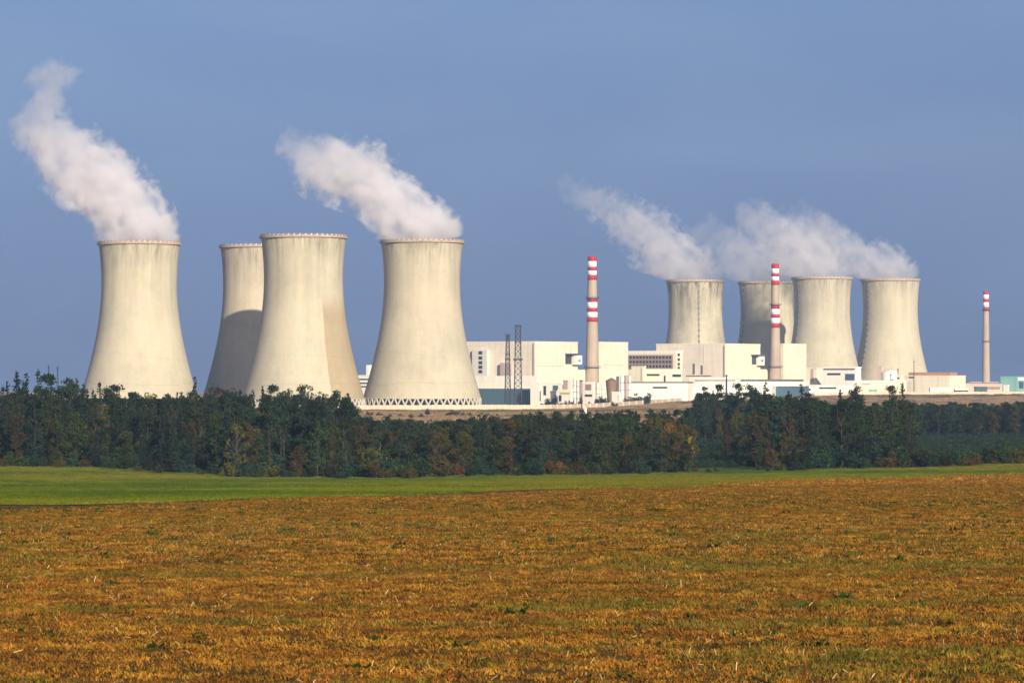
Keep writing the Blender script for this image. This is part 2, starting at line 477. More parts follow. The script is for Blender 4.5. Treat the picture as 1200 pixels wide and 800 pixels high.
def straw_mesh(name, n, seed):
    r = random.Random(seed); V = []; Fc = []
    for _ in range(n):
        a = r.uniform(0, 6.28); L = r.uniform(.015, .055); x, y = r.uniform(-.25,.25), r.uniform(-.25,.25); z0 = r.uniform(.02,.06); z1 = z0 + r.uniform(-.01, .06)
        w = r.uniform(.002, .0045); b = len(V)
        dx, dy = math.cos(a)*L, math.sin(a)*L; ux, uy = -math.sin(a)*w, math.cos(a)*w
        V += [(x-ux, y-uy, z0), (x+ux, y+uy, z0+w), (x+dx+ux, y+dy+uy, z1+w), (x+dx-ux, y+dy-uy, z1), (x, y, z0+2*w), (x+dx, y+dy, z1+2*w)]
        Fc += [(b, b+3, b+2, b+1), (b, b+4, b+5, b+3), (b+1, b+2, b+5, b+4)]
    return proto(name, V, Fc, [G_straw])
sp = [straw_mesh('straw_bits', 3, 1), straw_mesh('straw_bits', 2, 2), straw_mesh('straw_bits', 4, 3)]
P = []; RT = []; SC = []; IX = []
for _ in range(4200):
    d = math.sqrt(random.uniform(23**2, 110**2)); X = random.uniform(-1, 1)*(.165*d + 16)
    if d > bnd(X)-3: continue
    s = random.uniform(.6, 1.3)
    P.append((X, d, terrain(X, d)+.01)); RT.append((random.uniform(-.2,.2), random.uniform(-.5,.5), random.uniform(0, 6.28))); SC.append((s, s, s)); IX.append(random.randrange(3))
o = scatter('straw', P, RT, SC, IX, sp); tag(o, 'pale broken straw stalks lying over the brown field', 'straw')

mp = [tuft('meadow_patch', 70, .62, .06, .15, .02, G_mead, .5, 21), tuft('meadow_patch', 70, .62, .06, .14, .02, G_mead, .5, 22), tuft('meadow_patch', 70, .62, .05, .13, .02, G_mead2, .6, 23), tuft('meadow_patch', 70, .62, .06, .15, .02, G_mead3, .5, 24)]
P = []; RT = []; SC = []; IX = []
for (d0, d1, n, s0) in ((115, 320, 33000, 1.3), (320, 770, 28000, 2.2)):
    ds = np.sqrt(rng.uniform(d0*d0, d1*d1, n)); ps = 600 + rng.uniform(-1, 1, n)*(660 + 16*4000/ds)
    for d, p in zip(ds, ps):
        X = px2x(p, d); b = bnd(X)
        if d < b + 1.5: continue
        row = HOR + (H-terrain(X, d))/d*F
        q = mnoise.noise(Vector((X*.012, row*.16, 3))) + .5*mnoise.noise(Vector((X*.05, d*.02, 9)))
        k = 2 if q > random.uniform(-.2, .4) else 3 if q < random.uniform(-.6, -.05) else random.randrange(2)
        s = s0*random.uniform(.7, 1.3)
        P.append((X, d, terrain(X, d))); RT.append((0, 0, random.uniform(0, 6.28))); SC.append((s, s, random.uniform(.7, 1.2))); IX.append(k)
o = scatter('meadow_grass', P, RT, SC, IX, mp); tag(o, 'short green grass of the meadow strip below the wood', 'grass'); print('meadow', len(P))

# ------------------------------------------------------------------ cooling towers
def tower_r(z): return 29.0*math.sqrt(1 + ((z-94)/(74 if z < 94 else 76))**2)
TH = 125.0
zs = spaced(5.6, TH, 44)
mb = MB(); mb.lathe([(tower_r(z), z) for z in zs] + [(tower_r(TH)-.9, TH)] + [(tower_r(z)-.9, z) for z in zs[::-1]] + [(tower_r(5.6), 5.6)], 128)
shell_src = mb
mb = MB(); mb.lathe([(tower_r(z), z) for z in [0]+zs] + [(tower_r(TH)-.9, TH)] + [(tower_r(z)-.9, z) for z in zs[::-1]], 128)
shell_full = mb
mrim = MB()
rr = tower_r(TH)
n = 120
for k in range(n):
    a0, a1 = 2*math.pi*k/n, 2*math.pi*(k+1)/n
    ring = lambda a, z, r: (r*math.cos(a), r*math.sin(a), z)
    b = [ring(a0, 123.6, rr+.02), ring(a0, 123.6, rr+1.1), ring(a1, 123.6, rr+1.1), ring(a1, 123.6, rr+.02)]
    t_ = [ring(a0, 125.15, rr+.02), ring(a0, 125.15, rr+1.1), ring(a1, 125.15, rr+1.1), ring(a1, 125.15, rr+.02)]
    mrim.hexa(b, t_, 0)
mrail = MB()
n = 192; vs = []; fs = []; mi = []
for k in range(n):                                  # one continuous parapet, every other bay raised
    a0, a1 = 2*math.pi*k/n, 2*math.pi*(k+1)/n
    zt_ = 126.3 if k % 2 else 125.35
    for a_ in (a0, a1):
        for r_, z_ in ((rr+.85, 125.15), (rr+.85, zt_), (rr+.55, zt_), (rr+.55, 125.15)):
            vs.append((r_*math.cos(a_), r_*math.sin(a_), z_))
for k in range(n):
    q = k*8; e = ((k+1) % n)*8
    for i in range(3): fs.append([q+i, q+4+i, q+5+i, q+1+i]); mi.append(0 if (k//2) % 2 else 1)
    fs.append([q+4, e, e+1, q+5]); mi.append(0); fs.append([q+7, q+6, e+2, e+3]); mi.append(0)
mrail.v = vs; mrail.f = fs; mrail.m = mi
rim_mat = flat('rim_red_concrete', (.40, .30, .21), .85, var=.25)
me_cache = {}
def cached(key, mbx, name, mats, parent, smooth=False):
    if key not in me_cache:
        o = mbx.build(name, mats, parent, smooth, local=True); me_cache[key] = o.data
        return o
    o = bpy.data.objects.new(name, me_cache[key]); link(o); o.parent = parent; ORG[o.name] = ORG[parent.name]
    return o

leg_mb = MB()
def leg_piece(sgn):
    m = MB(); da = R(3.1)*sgn
    a0, a1 = 0.0, da
    p = Vector((45.2, 0, .6)); q = Vector((tower_r(5.8)*math.cos(a1)-.4, tower_r(5.8)*math.sin(a1), 5.9))
    m.tube(p, q, .72, .72, 6); return m
mleg = {1: leg_piece(1), -1: leg_piece(-1)}
mring = MB(); mring.lathe([(46.6, -.6), (46.6, .9), (44.2, .9), (44.2, .4), (1, .4)], 96)
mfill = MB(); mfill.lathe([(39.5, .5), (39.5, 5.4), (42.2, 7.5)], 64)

def ladder_mb(ang):
    m = MB(); c, s_ = math.cos(ang), math.sin(ang)
    zz = spaced(7, 124.5, 60)
    for za, zb in zip(zz, zz[1:]):
        for e in (-.55, .55):
            pa = ((tower_r(za)+.75)*c - s_*e, (tower_r(za)+.75)*s_ + c*e, za); pb = ((tower_r(zb)+.75)*c - s_*e, (tower_r(zb)+.75)*s_ + c*e, zb)
            m.tube(pa, pb, .12, n=4)
        rr_ = tower_r(za)
        m.tube(((rr_+.75)*c - s_*.55, (rr_+.75)*s_ + c*.55, za), ((rr_+.75)*c + s_*.55, (rr_+.75)*s_ - c*.55, za), .12, n=4)
    for za in spaced(12, 118, 19):                      # rest platforms of the climbing cage
        rr_ = tower_r(za)
        p = lambda r, e, z: (r*c - s_*e, r*s_ + c*e, z)
        m.hexa([p(rr_+.05,-.8,za), p(rr_+1.4,-.8,za), p(rr_+1.4,.8,za), p(rr_+.05,.8,za)], [p(rr_+.05,-.8,za+1.7), p(rr_+1.4,-.8,za+1.7), p(rr_+1.4,.8,za+1.7), p(rr_+.05,.8,za+1.7)])
    return m

TOWERS = [
    # key, px centre, distance, label, steam?, legs?, material, ladder angle
    ('A', 163, 2635, 'cream concrete cooling tower under the tall leaning steam plume, standing alone over the dark wood', concrete('shell_concrete_alone', seed=3), None),
    ('B', 304.5, 2700, 'cooling tower in shade on its lower half, half hidden behind a steamless tower', concrete('shell_concrete_shaded', seed=31, tint=(.52,.445,.315)), None),
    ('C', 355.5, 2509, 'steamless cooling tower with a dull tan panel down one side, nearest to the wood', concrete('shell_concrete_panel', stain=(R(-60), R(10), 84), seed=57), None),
    ('D', 494.5, 2602, 'steaming cooling tower with its ring of slanted legs visible above the pale wall', concrete('shell_concrete_legs', seed=90, tint=(.52,.455,.32)), None),
    ('E', 815, 3690, 'distant cooling tower with stains darkened as mottled steam shadow behind the cream reactor hall wall', concrete('shell_concrete_mottled', seed=120, dark=.75), R(-86)),  # whole stain pattern deepened to imitate mottled steam shadows
    ('F', 899, 3750, 'distant half shaded cooling tower behind the second striped chimney', concrete('shell_concrete_far', seed=160), R(-155)),
    ('G', 963.5, 3581, 'distant cooling tower with a dark ladder, right beside the half shaded one', concrete('shell_concrete_ladder', seed=200), R(-150)),
    ('H', 1043.5, 3646, 'distant cooling tower with a dark ladder, farthest along toward the lone thin chimney', concrete('shell_concrete_last', seed=240), R(-147)),
]
TPOS = {}
for key, px, d, label, mat, lad in TOWERS:
    loc = (px2x(px, d), d, 0.0); TPOS[key] = loc
    t = thing('cooling_tower', label, 'cooling tower', loc, 'cooling towers of the power station')
    src = shell_src if key in 'ABCD' else shell_full
    sh = cached('shell'+(key if key in 'ABCD' else key), src, 'shell', [mat], t, True)
    cached('rim', mrim, 'rim', [rim_mat], t)
    cached('rail', mrail, 'railing', [M['rail_white'], M['rail_red']], t)
    if key in 'ABCD':
        cached('ring', mring, 'basin', [M['tan_wall']], t)
        cached('fill', mfill, 'air_inlet', [M['dark']], t)
        if key in 'CD':
            for k in range(48):
                for sg in (1, -1):
                    l = cached('leg%d' % sg, mleg[sg], 'leg', [M['leg']], t)
                    l.rotation_euler = (0, 0, 2*math.pi*k/48)
    if lad is not None:
        ladder_mb(lad).build('ladder', M['steel'], t, local=True)

# ------------------------------------------------------------------ chimneys
def chimney(label, px, d, ytop, wtop, wbot, bands, ring_rows, grp='striped chimneys of the power station'):
    X = px2x(px, d); zt = py2z(ytop, d); r1 = wtop*.5*d/F; r0 = wbot*.5*d/F
    t = thing('chimney', label, 'chimney', (X, d, 0), grp)
    rad = lambda z: r1 + (r0-r1)*(max(0, 1-z/zt))**1.25
    zz = spaced(0, zt, 30)
    m = MB(); m.lathe([(rad(z), z) for z in zz] + [(r1-.5, zt), (r1-.5, zt-6)], 32, (X, d, 0)); m.build('shaft', M['chim'], t, True)
    for ya, yb, colr in bands:
        za, zb = py2z(yb, d), py2z(ya, d)
        m = MB(); m.lathe([(rad(za)+.02, za), (rad(za)+.12, za), (rad(zb)+.12, zb), (rad(zb)+.02, zb)], 32, (X, d, 0))
        m.build('red_band' if colr == 'r' else 'white_band', M['red'] if colr == 'r' else M['white_band'], t, True)
    for yr in ring_rows:
        z = py2z(yr, d); m = MB()
        m.lathe([(rad(z)+.1, z-.3), (rad(z)+1.6, z-.3), (rad(z)+1.6, z+.1), (rad(z)+.1, z+.1)], 32, (X, d, 0))
        for k in range(16):
            a = 2*math.pi*k/16; q = rad(z)+1.5
            m.tube((X+q*math.cos(a), d+q*math.sin(a), z+.1), (X+q*math.cos(a), d+q*math.sin(a), z+1.3), .09, n=4)
        m.lathe([(rad(z)+1.44, z+1.2), (rad(z)+1.6, z+1.2), (rad(z)+1.6, z+1.35), (rad(z)+1.44, z+1.35)], 32, (X, d, 0))
        m.build('platform', M['steel_dark'], t)
    return t
chimney('tall striped chimney between the two cream halls, nearest of the three', 694, 2945, 300.5, 10, 17.5,
        [(300.5,306,'r'),(306,313,'w'),(313,317,'r'),(317,322.5,'w'),(322.5,328,'r'),(349.5,354,'r'),(354,361,'w'),(361,365.5,'r'),(365.5,372,'w'),(372,377,'r')], [349.3, 430.5])
chimney('tall striped chimney standing before the half shaded distant cooling tower', 908.5, 3150, 309, 8.6, 14.5,
        [(309,314.5,'r'),(314.5,320.5,'w'),(320.5,324,'r'),(324,329,'w'),(329,334,'r'),(357.5,362,'r'),(362,368.5,'w'),(368.5,372.5,'r'),(372.5,379,'w'),(379,384,'r')], [357.3, 430])
chimney('thin lone chimney at the right, striped only at its top', 1155.5, 4163, 341.5, 6.6, 9.6,
        [(341.5,345,'r'),(345,350.5,'w'),(350.5,354,'r'),(354,360,'w'),(360,363.5,'r')], [363.7, 400])

# ------------------------------------------------------------------ buildings
class Bld:
    def __init__(s, name, label, cat, xl, xc, xr, ytop, d, wall, roof=None, th=32.0, z0=None, group=None, dep=None, rt=.5, over=.35, parapet=True):
        z0 = 0.0 if z0 is None else z0
        s.C = Vector((px2x(xc, d), d)); a = R(th)
        s.dl = Vector((-math.cos(a), math.sin(a))); s.dr = Vector((math.sin(a), math.cos(a)))
        s.tl = s.solve(s.dl, xl); s.tr = s.solve(s.dr, xr) if dep is None else dep
        s.zt = py2z(ytop, d); s.z0 = z0
        s.root = thing(name, label, cat, (s.C.x, s.C.y, z0), group)
        pl = s.C + s.dl*s.tl; pr = s.C + s.dr*s.tr; pb = pl + s.dr*s.tr
        s.plan = [s.C, pr, pb, pl]
        m = MB(); wt = s.zt - rt
        m.hexa([(p.x, p.y, z0) for p in s.plan], [(p.x, p.y, wt) for p in s.plan])
        s.body = m.build('wall', wall, s.root)
        ctr = (s.C + pb)*.5
        ex = [p + (p-ctr).normalized()*over for p in s.plan]
        m = MB(); m.hexa([(p.x, p.y, wt+.002) for p in ex], [(p.x, p.y, s.zt) for p in ex])
        if parapet:
            for i in range(4):
                p, q = ex[i], ex[(i+1) % 4]; ins = lambda v: v + (ctr-v).normalized()*.5
                P4 = [p, q, ins(q), ins(p)]
                m.hexa([(v.x, v.y, s.zt+.002) for v in P4], [(v.x, v.y, s.zt+.55) for v in P4])
        s.roof = m.build('roof', roof or wall, s.root)
    def solve(s, dr, px):
        k = (px-600)/F
        return abs((k*s.C.y - s.C.x)/(dr.x - k*dr.y))
    def spot(s, face, px):
        dr = s.dl if face == 'l' else s.dr
        t = s.solve(dr, px); return s.C + dr*t
    def feat(s, name, face, x0, x1, y0, y1, mat, out=.2, inn=.1, parent=None):
        p, q = s.spot(face, x0), s.spot(face, x1)
        dm = (p.y+q.y)*.5; za, zb = py2z(y1, dm), py2z(y0, dm)
        za = max(za, s.z0)
        nrm = -s.dr if face == 'l' else -s.dl
        if face == 'l': nrm = Vector((-s.dr.x, -s.dr.y))
        P4 = [p - nrm*inn, q - nrm*inn, q + nrm*out, p + nrm*out]
        m = MB(); m.hexa([(v.x, v.y, za) for v in P4], [(v.x, v.y, zb) for v in P4])
        return m.build(name, mat, parent or s.root)
    def grid(s, name, face, x0, x1, y0, y1, nx, ny, mat, gap=.35, out=.22):
        """nx * ny separate windows"""
        for i in range(nx):
            for j in range(ny):
                w = (x1-x0)/nx; h = (y1-y0)/ny
                s.feat(name, face, x0 + w*(i+gap/2), x0 + w*(i+1-gap/2), y0 + h*(j+gap/2), y0 + h*(j+1-gap/2), mat, out)

# first reactor hall
b = Bld('reactor_hall', 'huge cream reactor hall beside the steaming tower with legs, behind the lattice masts', 'power hall', 540, 627, 677, 400.5, 2880, M['cream'])
b.feat('side_face', 'l', 541, 626.8, 402, 470, M['side'], .06, .0)  # thin sheet in the pinker tone over the whole left face
st = b.feat('stair_tower', 'l', 555.5, 573, 410, 446, M['offwhite'], 3.0)
p = b.spot('l', 556)
for yy in (411.5, 417.5, 423, 428.2, 433.5):
    b.feat('window', 'l', 563.2, 567.4, yy, yy+3.6, M['glass'], 3.25, -2.9, parent=st)
b.feat('vent_box', 'l', 589, 600, 425, 447, M['pinkgrey'], 4.0)
b.feat('corner_pipe', 'l', 625.2, 626.6, 402, 441, M['pinkgrey'], .9)
b.feat('ledge', 'r', 629, 660, 427.6, 428.5, M['offwhite'], .5)
b.feat('opening', 'r', 662.5, 670, 414, 426.5, M['glass'], .25)
cb = b.feat('crane_bay', 'r', 669.5, 677, 416.5, 427, M['white'], 4.5)
b.feat('opening', 'r', 672.5, 675, 421.5, 423.2, M['glass'], 4.7, -4.4, parent=cb)
b.feat('roof_beam', 'r', 662, 677, 414, 415.4, M['grey_roof'], 4.8)
b.feat('pipe', 'r', 651.5, 652.4, 403, 440, M['offwhite'], .5)
b.feat('side_annex', 'r', 671, 685, 433, 470, M['cream'], 3.0, 6.0)
b = Bld('reactor_hall', 'cream hall block directly behind the nearest striped chimney', 'power hall', 688, 702, 736, 401, 2980, M['cream'])
b.feat('ledge', 'r', 708, 732, 426.5, 427.3, M['offwhite'], .4)
# low buildings in front of it
b = Bld('machine_hall', 'long low white hall under the big cream hall, behind the teal wall', 'hall', 545, 629, 632, 441, 2790, M['white'])
b = Bld('teal_workshop', 'low teal sheet workshop with a deep white eave behind the lattice masts', 'workshop', 552, 620.5, 622, 449, 2700, M['teal'], M['white'], rt=4.2, over=1.2, parapet=False)
b.feat('door', 'l', 606, 611, 463, 473, M['steel_dark'], .2)
b = Bld('white_block', 'bright white cube building at the end of the teal workshop', 'building', 621.5, 631.5, 634, 448.5, 2680, M['white'])
b.feat('door', 'r', 632.3, 633.4, 458, 470, M['steel_dark'])
b = Bld('white_store', 'low white store behind the dark bluish tree', 'store', 634, 658, 662, 449, 2780, M['white'])
b.feat('opening', 'l', 637, 640, 452, 463, M['glass']); b.feat('opening', 'l', 648, 654, 451.5, 457, M['teal'])  # dark slabs added for gaps; the teal one stands in for bluish shadow
b = Bld('pink_box_building', 'small pinkish box building next to the grey silos', 'building', 660, 664.5, 665.5, 446, 2760, M['pinkgrey'])
b = Bld('white_box_building', 'narrow white box building squeezed beside the grey silos', 'building', 665, 669, 670, 446.5, 2770, M['white'])
b = Bld('yellowish_shed', 'low pale shed with a yellow green stripe next to the silos', 'shed', 653.5, 669, 671.5, 457, 2650, M['white'])
b.feat('stripe', 'l', 656, 668, 459.5, 462, flat('yellow_green', (.42,.42,.10)), .12)
b.feat('door', 'l', 655, 658, 463, 470, M['steel_dark'])
def cyl(name, label, cat, px, w, ytop, d, mat, z0=0.0, group=None, cone=0.0, wb=None, ribs=True, dome=False):
    X = px2x(px, d); r = w*.5*d/F; zt = py2z(ytop, d)
    t = thing(name, label, cat, (X, d, z0), group)
    m = MB(); rb = (wb or w)*.5*d/F
    m.lathe([(rb, z0), (r, zt-cone)], 24, (X, d, 0)); m.build('body', mat, t, True)
    m = MB()
    if dome: m.lathe([(r+.1, zt-cone)] + [(max(.02, r*math.cos(R(q))), zt-cone + cone*math.sin(R(q))) for q in (15,35,55,75,89)], 24, (X, d, 0), cap1=True)
    else: m.lathe([(r+.15, zt-cone-.15), (r+.15, zt-cone+.15), (.3, zt)], 24, (X, d, 0), cap0=True, cap1=True)
    m.build('cap', mat, t, dome)
    if ribs:
        m = MB()
        for q in (.25, .5, .75):
            z = z0 + (zt-z0)*q; rq = rb + (r-rb)*q
            m.lathe([(rq+.02, z-.2), (rq+.14, z-.2), (rq+.14, z+.2), (rq+.02, z+.2)], 24, (X, d, 0))
        m.build('hoop', M['steel'], t)
    return t
cyl('storage_silo', 'grey storage silo right beside the pink box building', 'silo', 673.2, 4.4, 444, 2700, M['offwhite'], group='grey silos near the chimney foot')
cyl('storage_silo', 'slightly shorter grey storage silo against the dark conveyor shaft', 'silo', 677.2, 3.6, 445.5, 2705, M['offwhite'], group='grey silos near the chimney foot')
b = Bld('conveyor_shaft', 'narrow dark shaft building just past the grey silos', 'shaft', 678.5, 681.5, 683, 446, 2720, M['pinkgrey'], M['grey_roof'])
b = Bld('white_frame_building', 'white open fronted building at the foot of the nearest striped chimney', 'building', 683, 695, 697, 448, 2660, M['white'])
b.feat('opening', 'l', 686, 693, 450, 457, M['brown_panel']); b.feat('opening', 'l', 685.5, 694, 462, 464.5, M['glass'])
for i, (px, yt, ww) in enumerate(((700.5, 448.5, 3.0), (706.5, 450, 3.0))):
    cyl('vent_stack', ['white vent stack at the chimney foot, next to the open fronted building', 'white vent stack at the chimney foot, next to the brown hopper'][i], 'vent stack', px, ww, yt, 2690, M['white'], group='white vent stacks')
cyl('brown_hopper', 'brown tapered hopper tank standing right of the chimney foot', 'hopper', 716.5, 13.5, 442.5, 2740, M['brown_tank'], cone=2.5, wb=9)
cyl('vent_stack', 'dark capped vent stack behind the brown hopper', 'vent stack', 724, 3.6, 440.5, 2760, M['grey_roof'], cone=1.0)
cyl('white_tank', 'tall white tank beside the dark capped vent stack', 'tank', 729, 4.2, 440.5, 2770, M['white'], group='tall tanks beside the office block')
cyl('pink_tank', 'tall pinkish tank between two white tanks', 'tank', 733.8, 4.2, 440, 2775, M['pinkgrey'], group='tall tanks beside the office block')
cyl('white_tank', 'narrow white tank closest to the cream stair block', 'tank', 738, 3.0, 440.5, 2780, M['white'], group='tall tanks beside the office block')
b = Bld('pale_shed', 'small pale shed below the brown hopper', 'shed', 717, 729, 731, 459.5, 2640, M['white'])
b.feat('door', 'l', 724, 726, 462, 469, M['offwhite'])
b = Bld('white_long_shed', 'long white shed with a dark roof edge behind the round dark trees', 'shed', 729, 806, 812, 448, 2800, M['white'], M['grey_roof'], th=12)
b.feat('window', 'l', 765, 782, 453, 455, M['glass'])
# office block
b = Bld('office_block', 'office block with rows of brown framed windows behind a pale stair block', 'office building', 735, 792.5, 800, 411.5, 3045, M['cream'], M['white'], rt=1.6)
bp = b.feat('window_panel', 'l', 736.5, 788.5, 415.8, 432.5, M['brown_panel'], .25)
for j in range(3):
    for i in range(13):
        x0 = 738 + i*3.85; y0 = 417.2 + j*5.2
        b.feat('window', 'l', x0, x0+2.5, y0, y0+3.0, M['glass'], .4, -.24, parent=bp)
for yy in (414, 419.5, 425, 429.5): b.feat('window', 'r', 794, 796.5, yy, yy+3.2, M['glass'])
b = Bld('stair_block', 'pale cream stair block in front of the office windows', 'building', 740, 754, 757, 429.5, 2880, M['cream'])
b.feat('corner_pipe', 'l', 751.5, 752.3, 431, 446, M['pinkgrey'], .4)
b = Bld('canteen', 'low cream building with two dark window slots below the office block', 'building', 755, 799, 804, 433, 2890, M['cream'], M['white'], th=14)
b.feat('window', 'l', 758, 773, 438, 440.3, M['glass']); b.feat('window', 'l', 788, 798, 438.5, 441.5, M['glass']); b.feat('door', 'l', 778, 780, 440, 448, M['glass'])
# second reactor hall
b = Bld('reactor_hall', 'huge cream reactor hall in front of the mottled distant tower', 'power hall', 769, 850, 891, 403, 3090, M['cream'])
b.feat('side_face', 'l', 770, 849.8, 404.5, 470, M['side'], .06, .0)
b.feat('slot', 'l', 812, 814.3, 426, 438.5, M['steel'], .3); b.feat('slot', 'l', 821.3, 823.6, 428, 438.5, M['steel'], .3)
b.feat('corner_pipe', 'l', 848.6, 849.8, 405, 441, M['pinkgrey'], .9)
b.feat('seam', 'l', 824.8, 825.6, 405, 426, M['offwhite'], .3)
b.feat('railing', 'l', 803, 834, 439.6, 440.4, M['rail_red'], 1.0)
b.feat('opening', 'r', 881, 886.5, 415.5, 427, M['glass'], .25)
cb = b.feat('crane_bay', 'r', 886, 891, 417.5, 428, M['white'], 4.5)
b.feat('opening', 'r', 887, 889, 421.5, 423.5, M['glass'], 4.7, -4.4, parent=cb)
b.feat('roof_beam', 'r', 880, 891, 415.2, 416.6, M['grey_roof'], 4.8)
b.feat('side_annex', 'r', 886, 899, 432.5, 470, M['cream'], 3.0, 6.0)
b = Bld('reactor_hall', 'cream hall block just past the second striped chimney', 'power hall', 906, 918, 945, 403, 3190, M['cream'])
b = Bld('dark_roofed_hall', 'long low hall with a dark roof and teal base under the second chimney', 'hall', 866, 943, 948, 444.5, 2870, M['teal'], M['white'], th=14, rt=5.6, over=.8, parapet=False)
b.feat('roof_edge', 'l', 869, 942, 444.3, 446.2, M['grey_roof'], 1.4)
b = Bld('pink_low_hall', 'low pale pink hall behind the tall ragged pines', 'hall', 808, 864, 868, 443, 2860, M['offwhite'], M['white'], th=14)
b.feat('pipe_rack', 'l', 815, 862, 444.5, 446, M['pinkgrey'], .8)
b = Bld('white_low_hall', 'low white hall behind the pine tops, below the dark roofed hall', 'hall', 812, 905, 910, 453, 2830, M['white'], th=8)
b = Bld('white_low_hall', 'low white hall partly hidden by two spruce tops near the garage building', 'hall', 925, 1000, 1004, 451.5, 2960, M['white'], M['offwhite'], th=10)
b.feat('window', 'l', 935, 950, 455, 457.5, M['glass']); b.feat('window', 'l', 960, 980, 453.5, 455.5, M['glass'])
b = Bld('narrow_cream_block', 'narrow cream block with a dark door slot against the hall block', 'building', 945, 957, 966, 431.5, 3110, M['cream'])
b.feat('slot', 'l', 950, 953.2, 432.5, 447, M['pinkgrey'])
b = Bld('garage_building', 'white garage building with a dark eave and dark openings below the ladder tower', 'garage', 964, 1003, 1009, 430.5, 3060, M['white'], M['white'], rt=.8)
b.feat('eave', 'l', 966, 1002, 431.6, 432.8, M['grey_roof'], .9)
b.feat('window', 'l', 969.5, 985, 437, 439.4, M['glass']); b.feat('garage_door', 'l', 990.5, 1001.5, 437.8, 445.5, M['blueglass'])
b = Bld('pale_annex', 'pale low annex running between the garage and the tan roofed hall', 'building', 1004, 1062, 1068, 446.5, 3010, M['cream'], M['white'], th=10)
b.feat('window', 'l', 1011, 1020, 449.5, 450.6, M['brown_panel']); b.feat('window', 'l', 1018, 1028, 456, 458.5, M['mint'])
b = Bld('pink_block', 'small pinkish block behind the white domed tank', 'building', 1023, 1033, 1036, 429, 3300, M['pinkish'])
cyl('domed_tank', 'white domed tank above the pale low annex', 'tank', 1043, 21, 433, 3060, M['white'], cone=4.0, ribs=False, dome=True)
b = Bld('small_gate_house', 'small cream house with a dark window beside the domed tank', 'building', 1050, 1056, 1059, 440, 3035, M['cream'])
b.feat('window', 'l', 1051.5, 1054, 442, 444, M['glass'])
b = Bld('tan_roofed_hall', 'long cream hall with a rust tan roof at the end of the tower row', 'hall', 1060, 1112, 1131.5, 440.5, 3150, M['cream'])
m = MB(); C0 = b.C + b.dr*4 + b.dl*1.0; e = b.tl-3
for_pts = [C0, C0 + b.dr*(b.tr*.45), C0 + b.dr*(b.tr*.45) + b.dl*e, C0 + b.dl*e]
m.hexa([(q.x, q.y, b.zt+.6) for q in for_pts], [(q.x, q.y, b.zt+3.4) for q in for_pts]); m.build('rust_roof', M['rust_roof'], b.root)
b.feat('window', 'l', 1065, 1071, 441.3, 443, M['blueglass'])
b = Bld('low_white_shed', 'low white shed at the foot of the tan roofed hall, shrubs behind it', 'shed', 1090, 1116, 1118, 455, 2990, M['white'], th=6, z0=4.0)
b = Bld('dark_low_shed', 'dark flat shed with a white roof just past the low white shed', 'shed', 1119, 1134.5, 1136, 455.5, 3010, M['steel_dark'], M['white'], th=6, z0=4.0, rt=1.2)
b = Bld('pink_low_store', 'long pinkish store at the foot of the lone thin chimney', 'store', 1131, 1174, 1179, 450.2, 3250, M['pinkish'], th=8)
b.feat('window', 'l', 1152, 1172, 453, 456, M['brown_panel'])
b = Bld('dark_low_shed', 'dark blue flat shed in front of the pinkish store', 'shed', 1143, 1157, 1159, 453.5, 3040, M['teal'], M['grey_roof'], th=6, z0=4.0)
b = Bld('white_kiosk', 'tiny white kiosk beside the mint green building', 'kiosk', 1176, 1181, 1182.5, 451.5, 3080, M['white'], z0=4.0)
b = Bld('mint_building', 'mint green building with blue windows at the far right edge', 'building', 1172.5, 1192, 1236, 441.5, 3300, M['mint'], M['mint'])
b.feat('white_fascia', 'r', 1193, 1234, 442.3, 445.5, M['white'], .5)
for i in range(6): b.feat('window', 'r', 1194 + i*6.5, 1199 + i*6.5, 447, 455, M['blueglass'], .3)
# white stepped building between the two towers
b = Bld('stepped_block', 'white stepped building with dark window strips glimpsed between two cooling towers', 'building', 418, 432, 452, 440, 3300, M['white'])
for yy in (443.5, 448, 452): 
    b.feat('window_strip', 'l', 420, 431.7, yy, yy+1.7, M['glass'], .2); b.feat('window_strip', 'r', 432.3, 446, yy, yy+1.7, M['glass'], .2)
m = MB(); cc = b.spot('r', 433); q = [cc - b.dl*(-1), cc + b.dl*4, cc + b.dl*4 + b.dr*30, cc - b.dl*(-1) + b.dr*30]
m.hexa([(v.x, v.y, b.zt+.6) for v in q], [(v.x, v.y, py2z(427.5, 3300)) for v in q]); m.build('upper_floor', M['white'], b.root)

# perimeter wall
t = thing('perimeter_wall', 'long low sand coloured wall along the near edge of the plant', 'wall', (WTAB[0][0], WTAB[0][1], 0))
def wall_run(p0, p1, n):
    m = MB(); pts = []
    for i in range(n+1):
        X = px2x(p0, wall_y(0)) if False else None
    return m
tops = [(415,474.8),(540,474.3),(640,474.3),(700,472.6),(735,470.2),(775,467.8),(812,465.2),(900,461.5),(1000,459.2),(1200,458.8),(1500,458.8)]
n = 110; m = MB(); posts = MB()
prev = None
for i in range(n+1):
    p = 415 + (1260-415)*i/n
    d = lin_tab([(a, c) for a, b_, c in WALL], p); X = px2x(p, d)
    z0 = terrain(X, d) - .3; z1 = py2z(lin_tab(tops, p), d) + (.12 if (i//4) % 2 else 0)
    if prev:
        X0, d0, za, zb = prev
        m.hexa([(X0, d0, za), (X, d, z0), (X, d+.5, z0), (X0, d0+.5, za)], [(X0, d0, zb), (X, d, z1), (X, d+.5, z1), (X0, d0+.5, zb)])
    posts.box(X-.35, X+.35, d-.25, d-.003, z0, z1+.15)
    prev = (X, d, z0, z1)
m.build('wall_panel', M['tan_wall'], t); posts.build('wall_post', M['offwhite'], t)

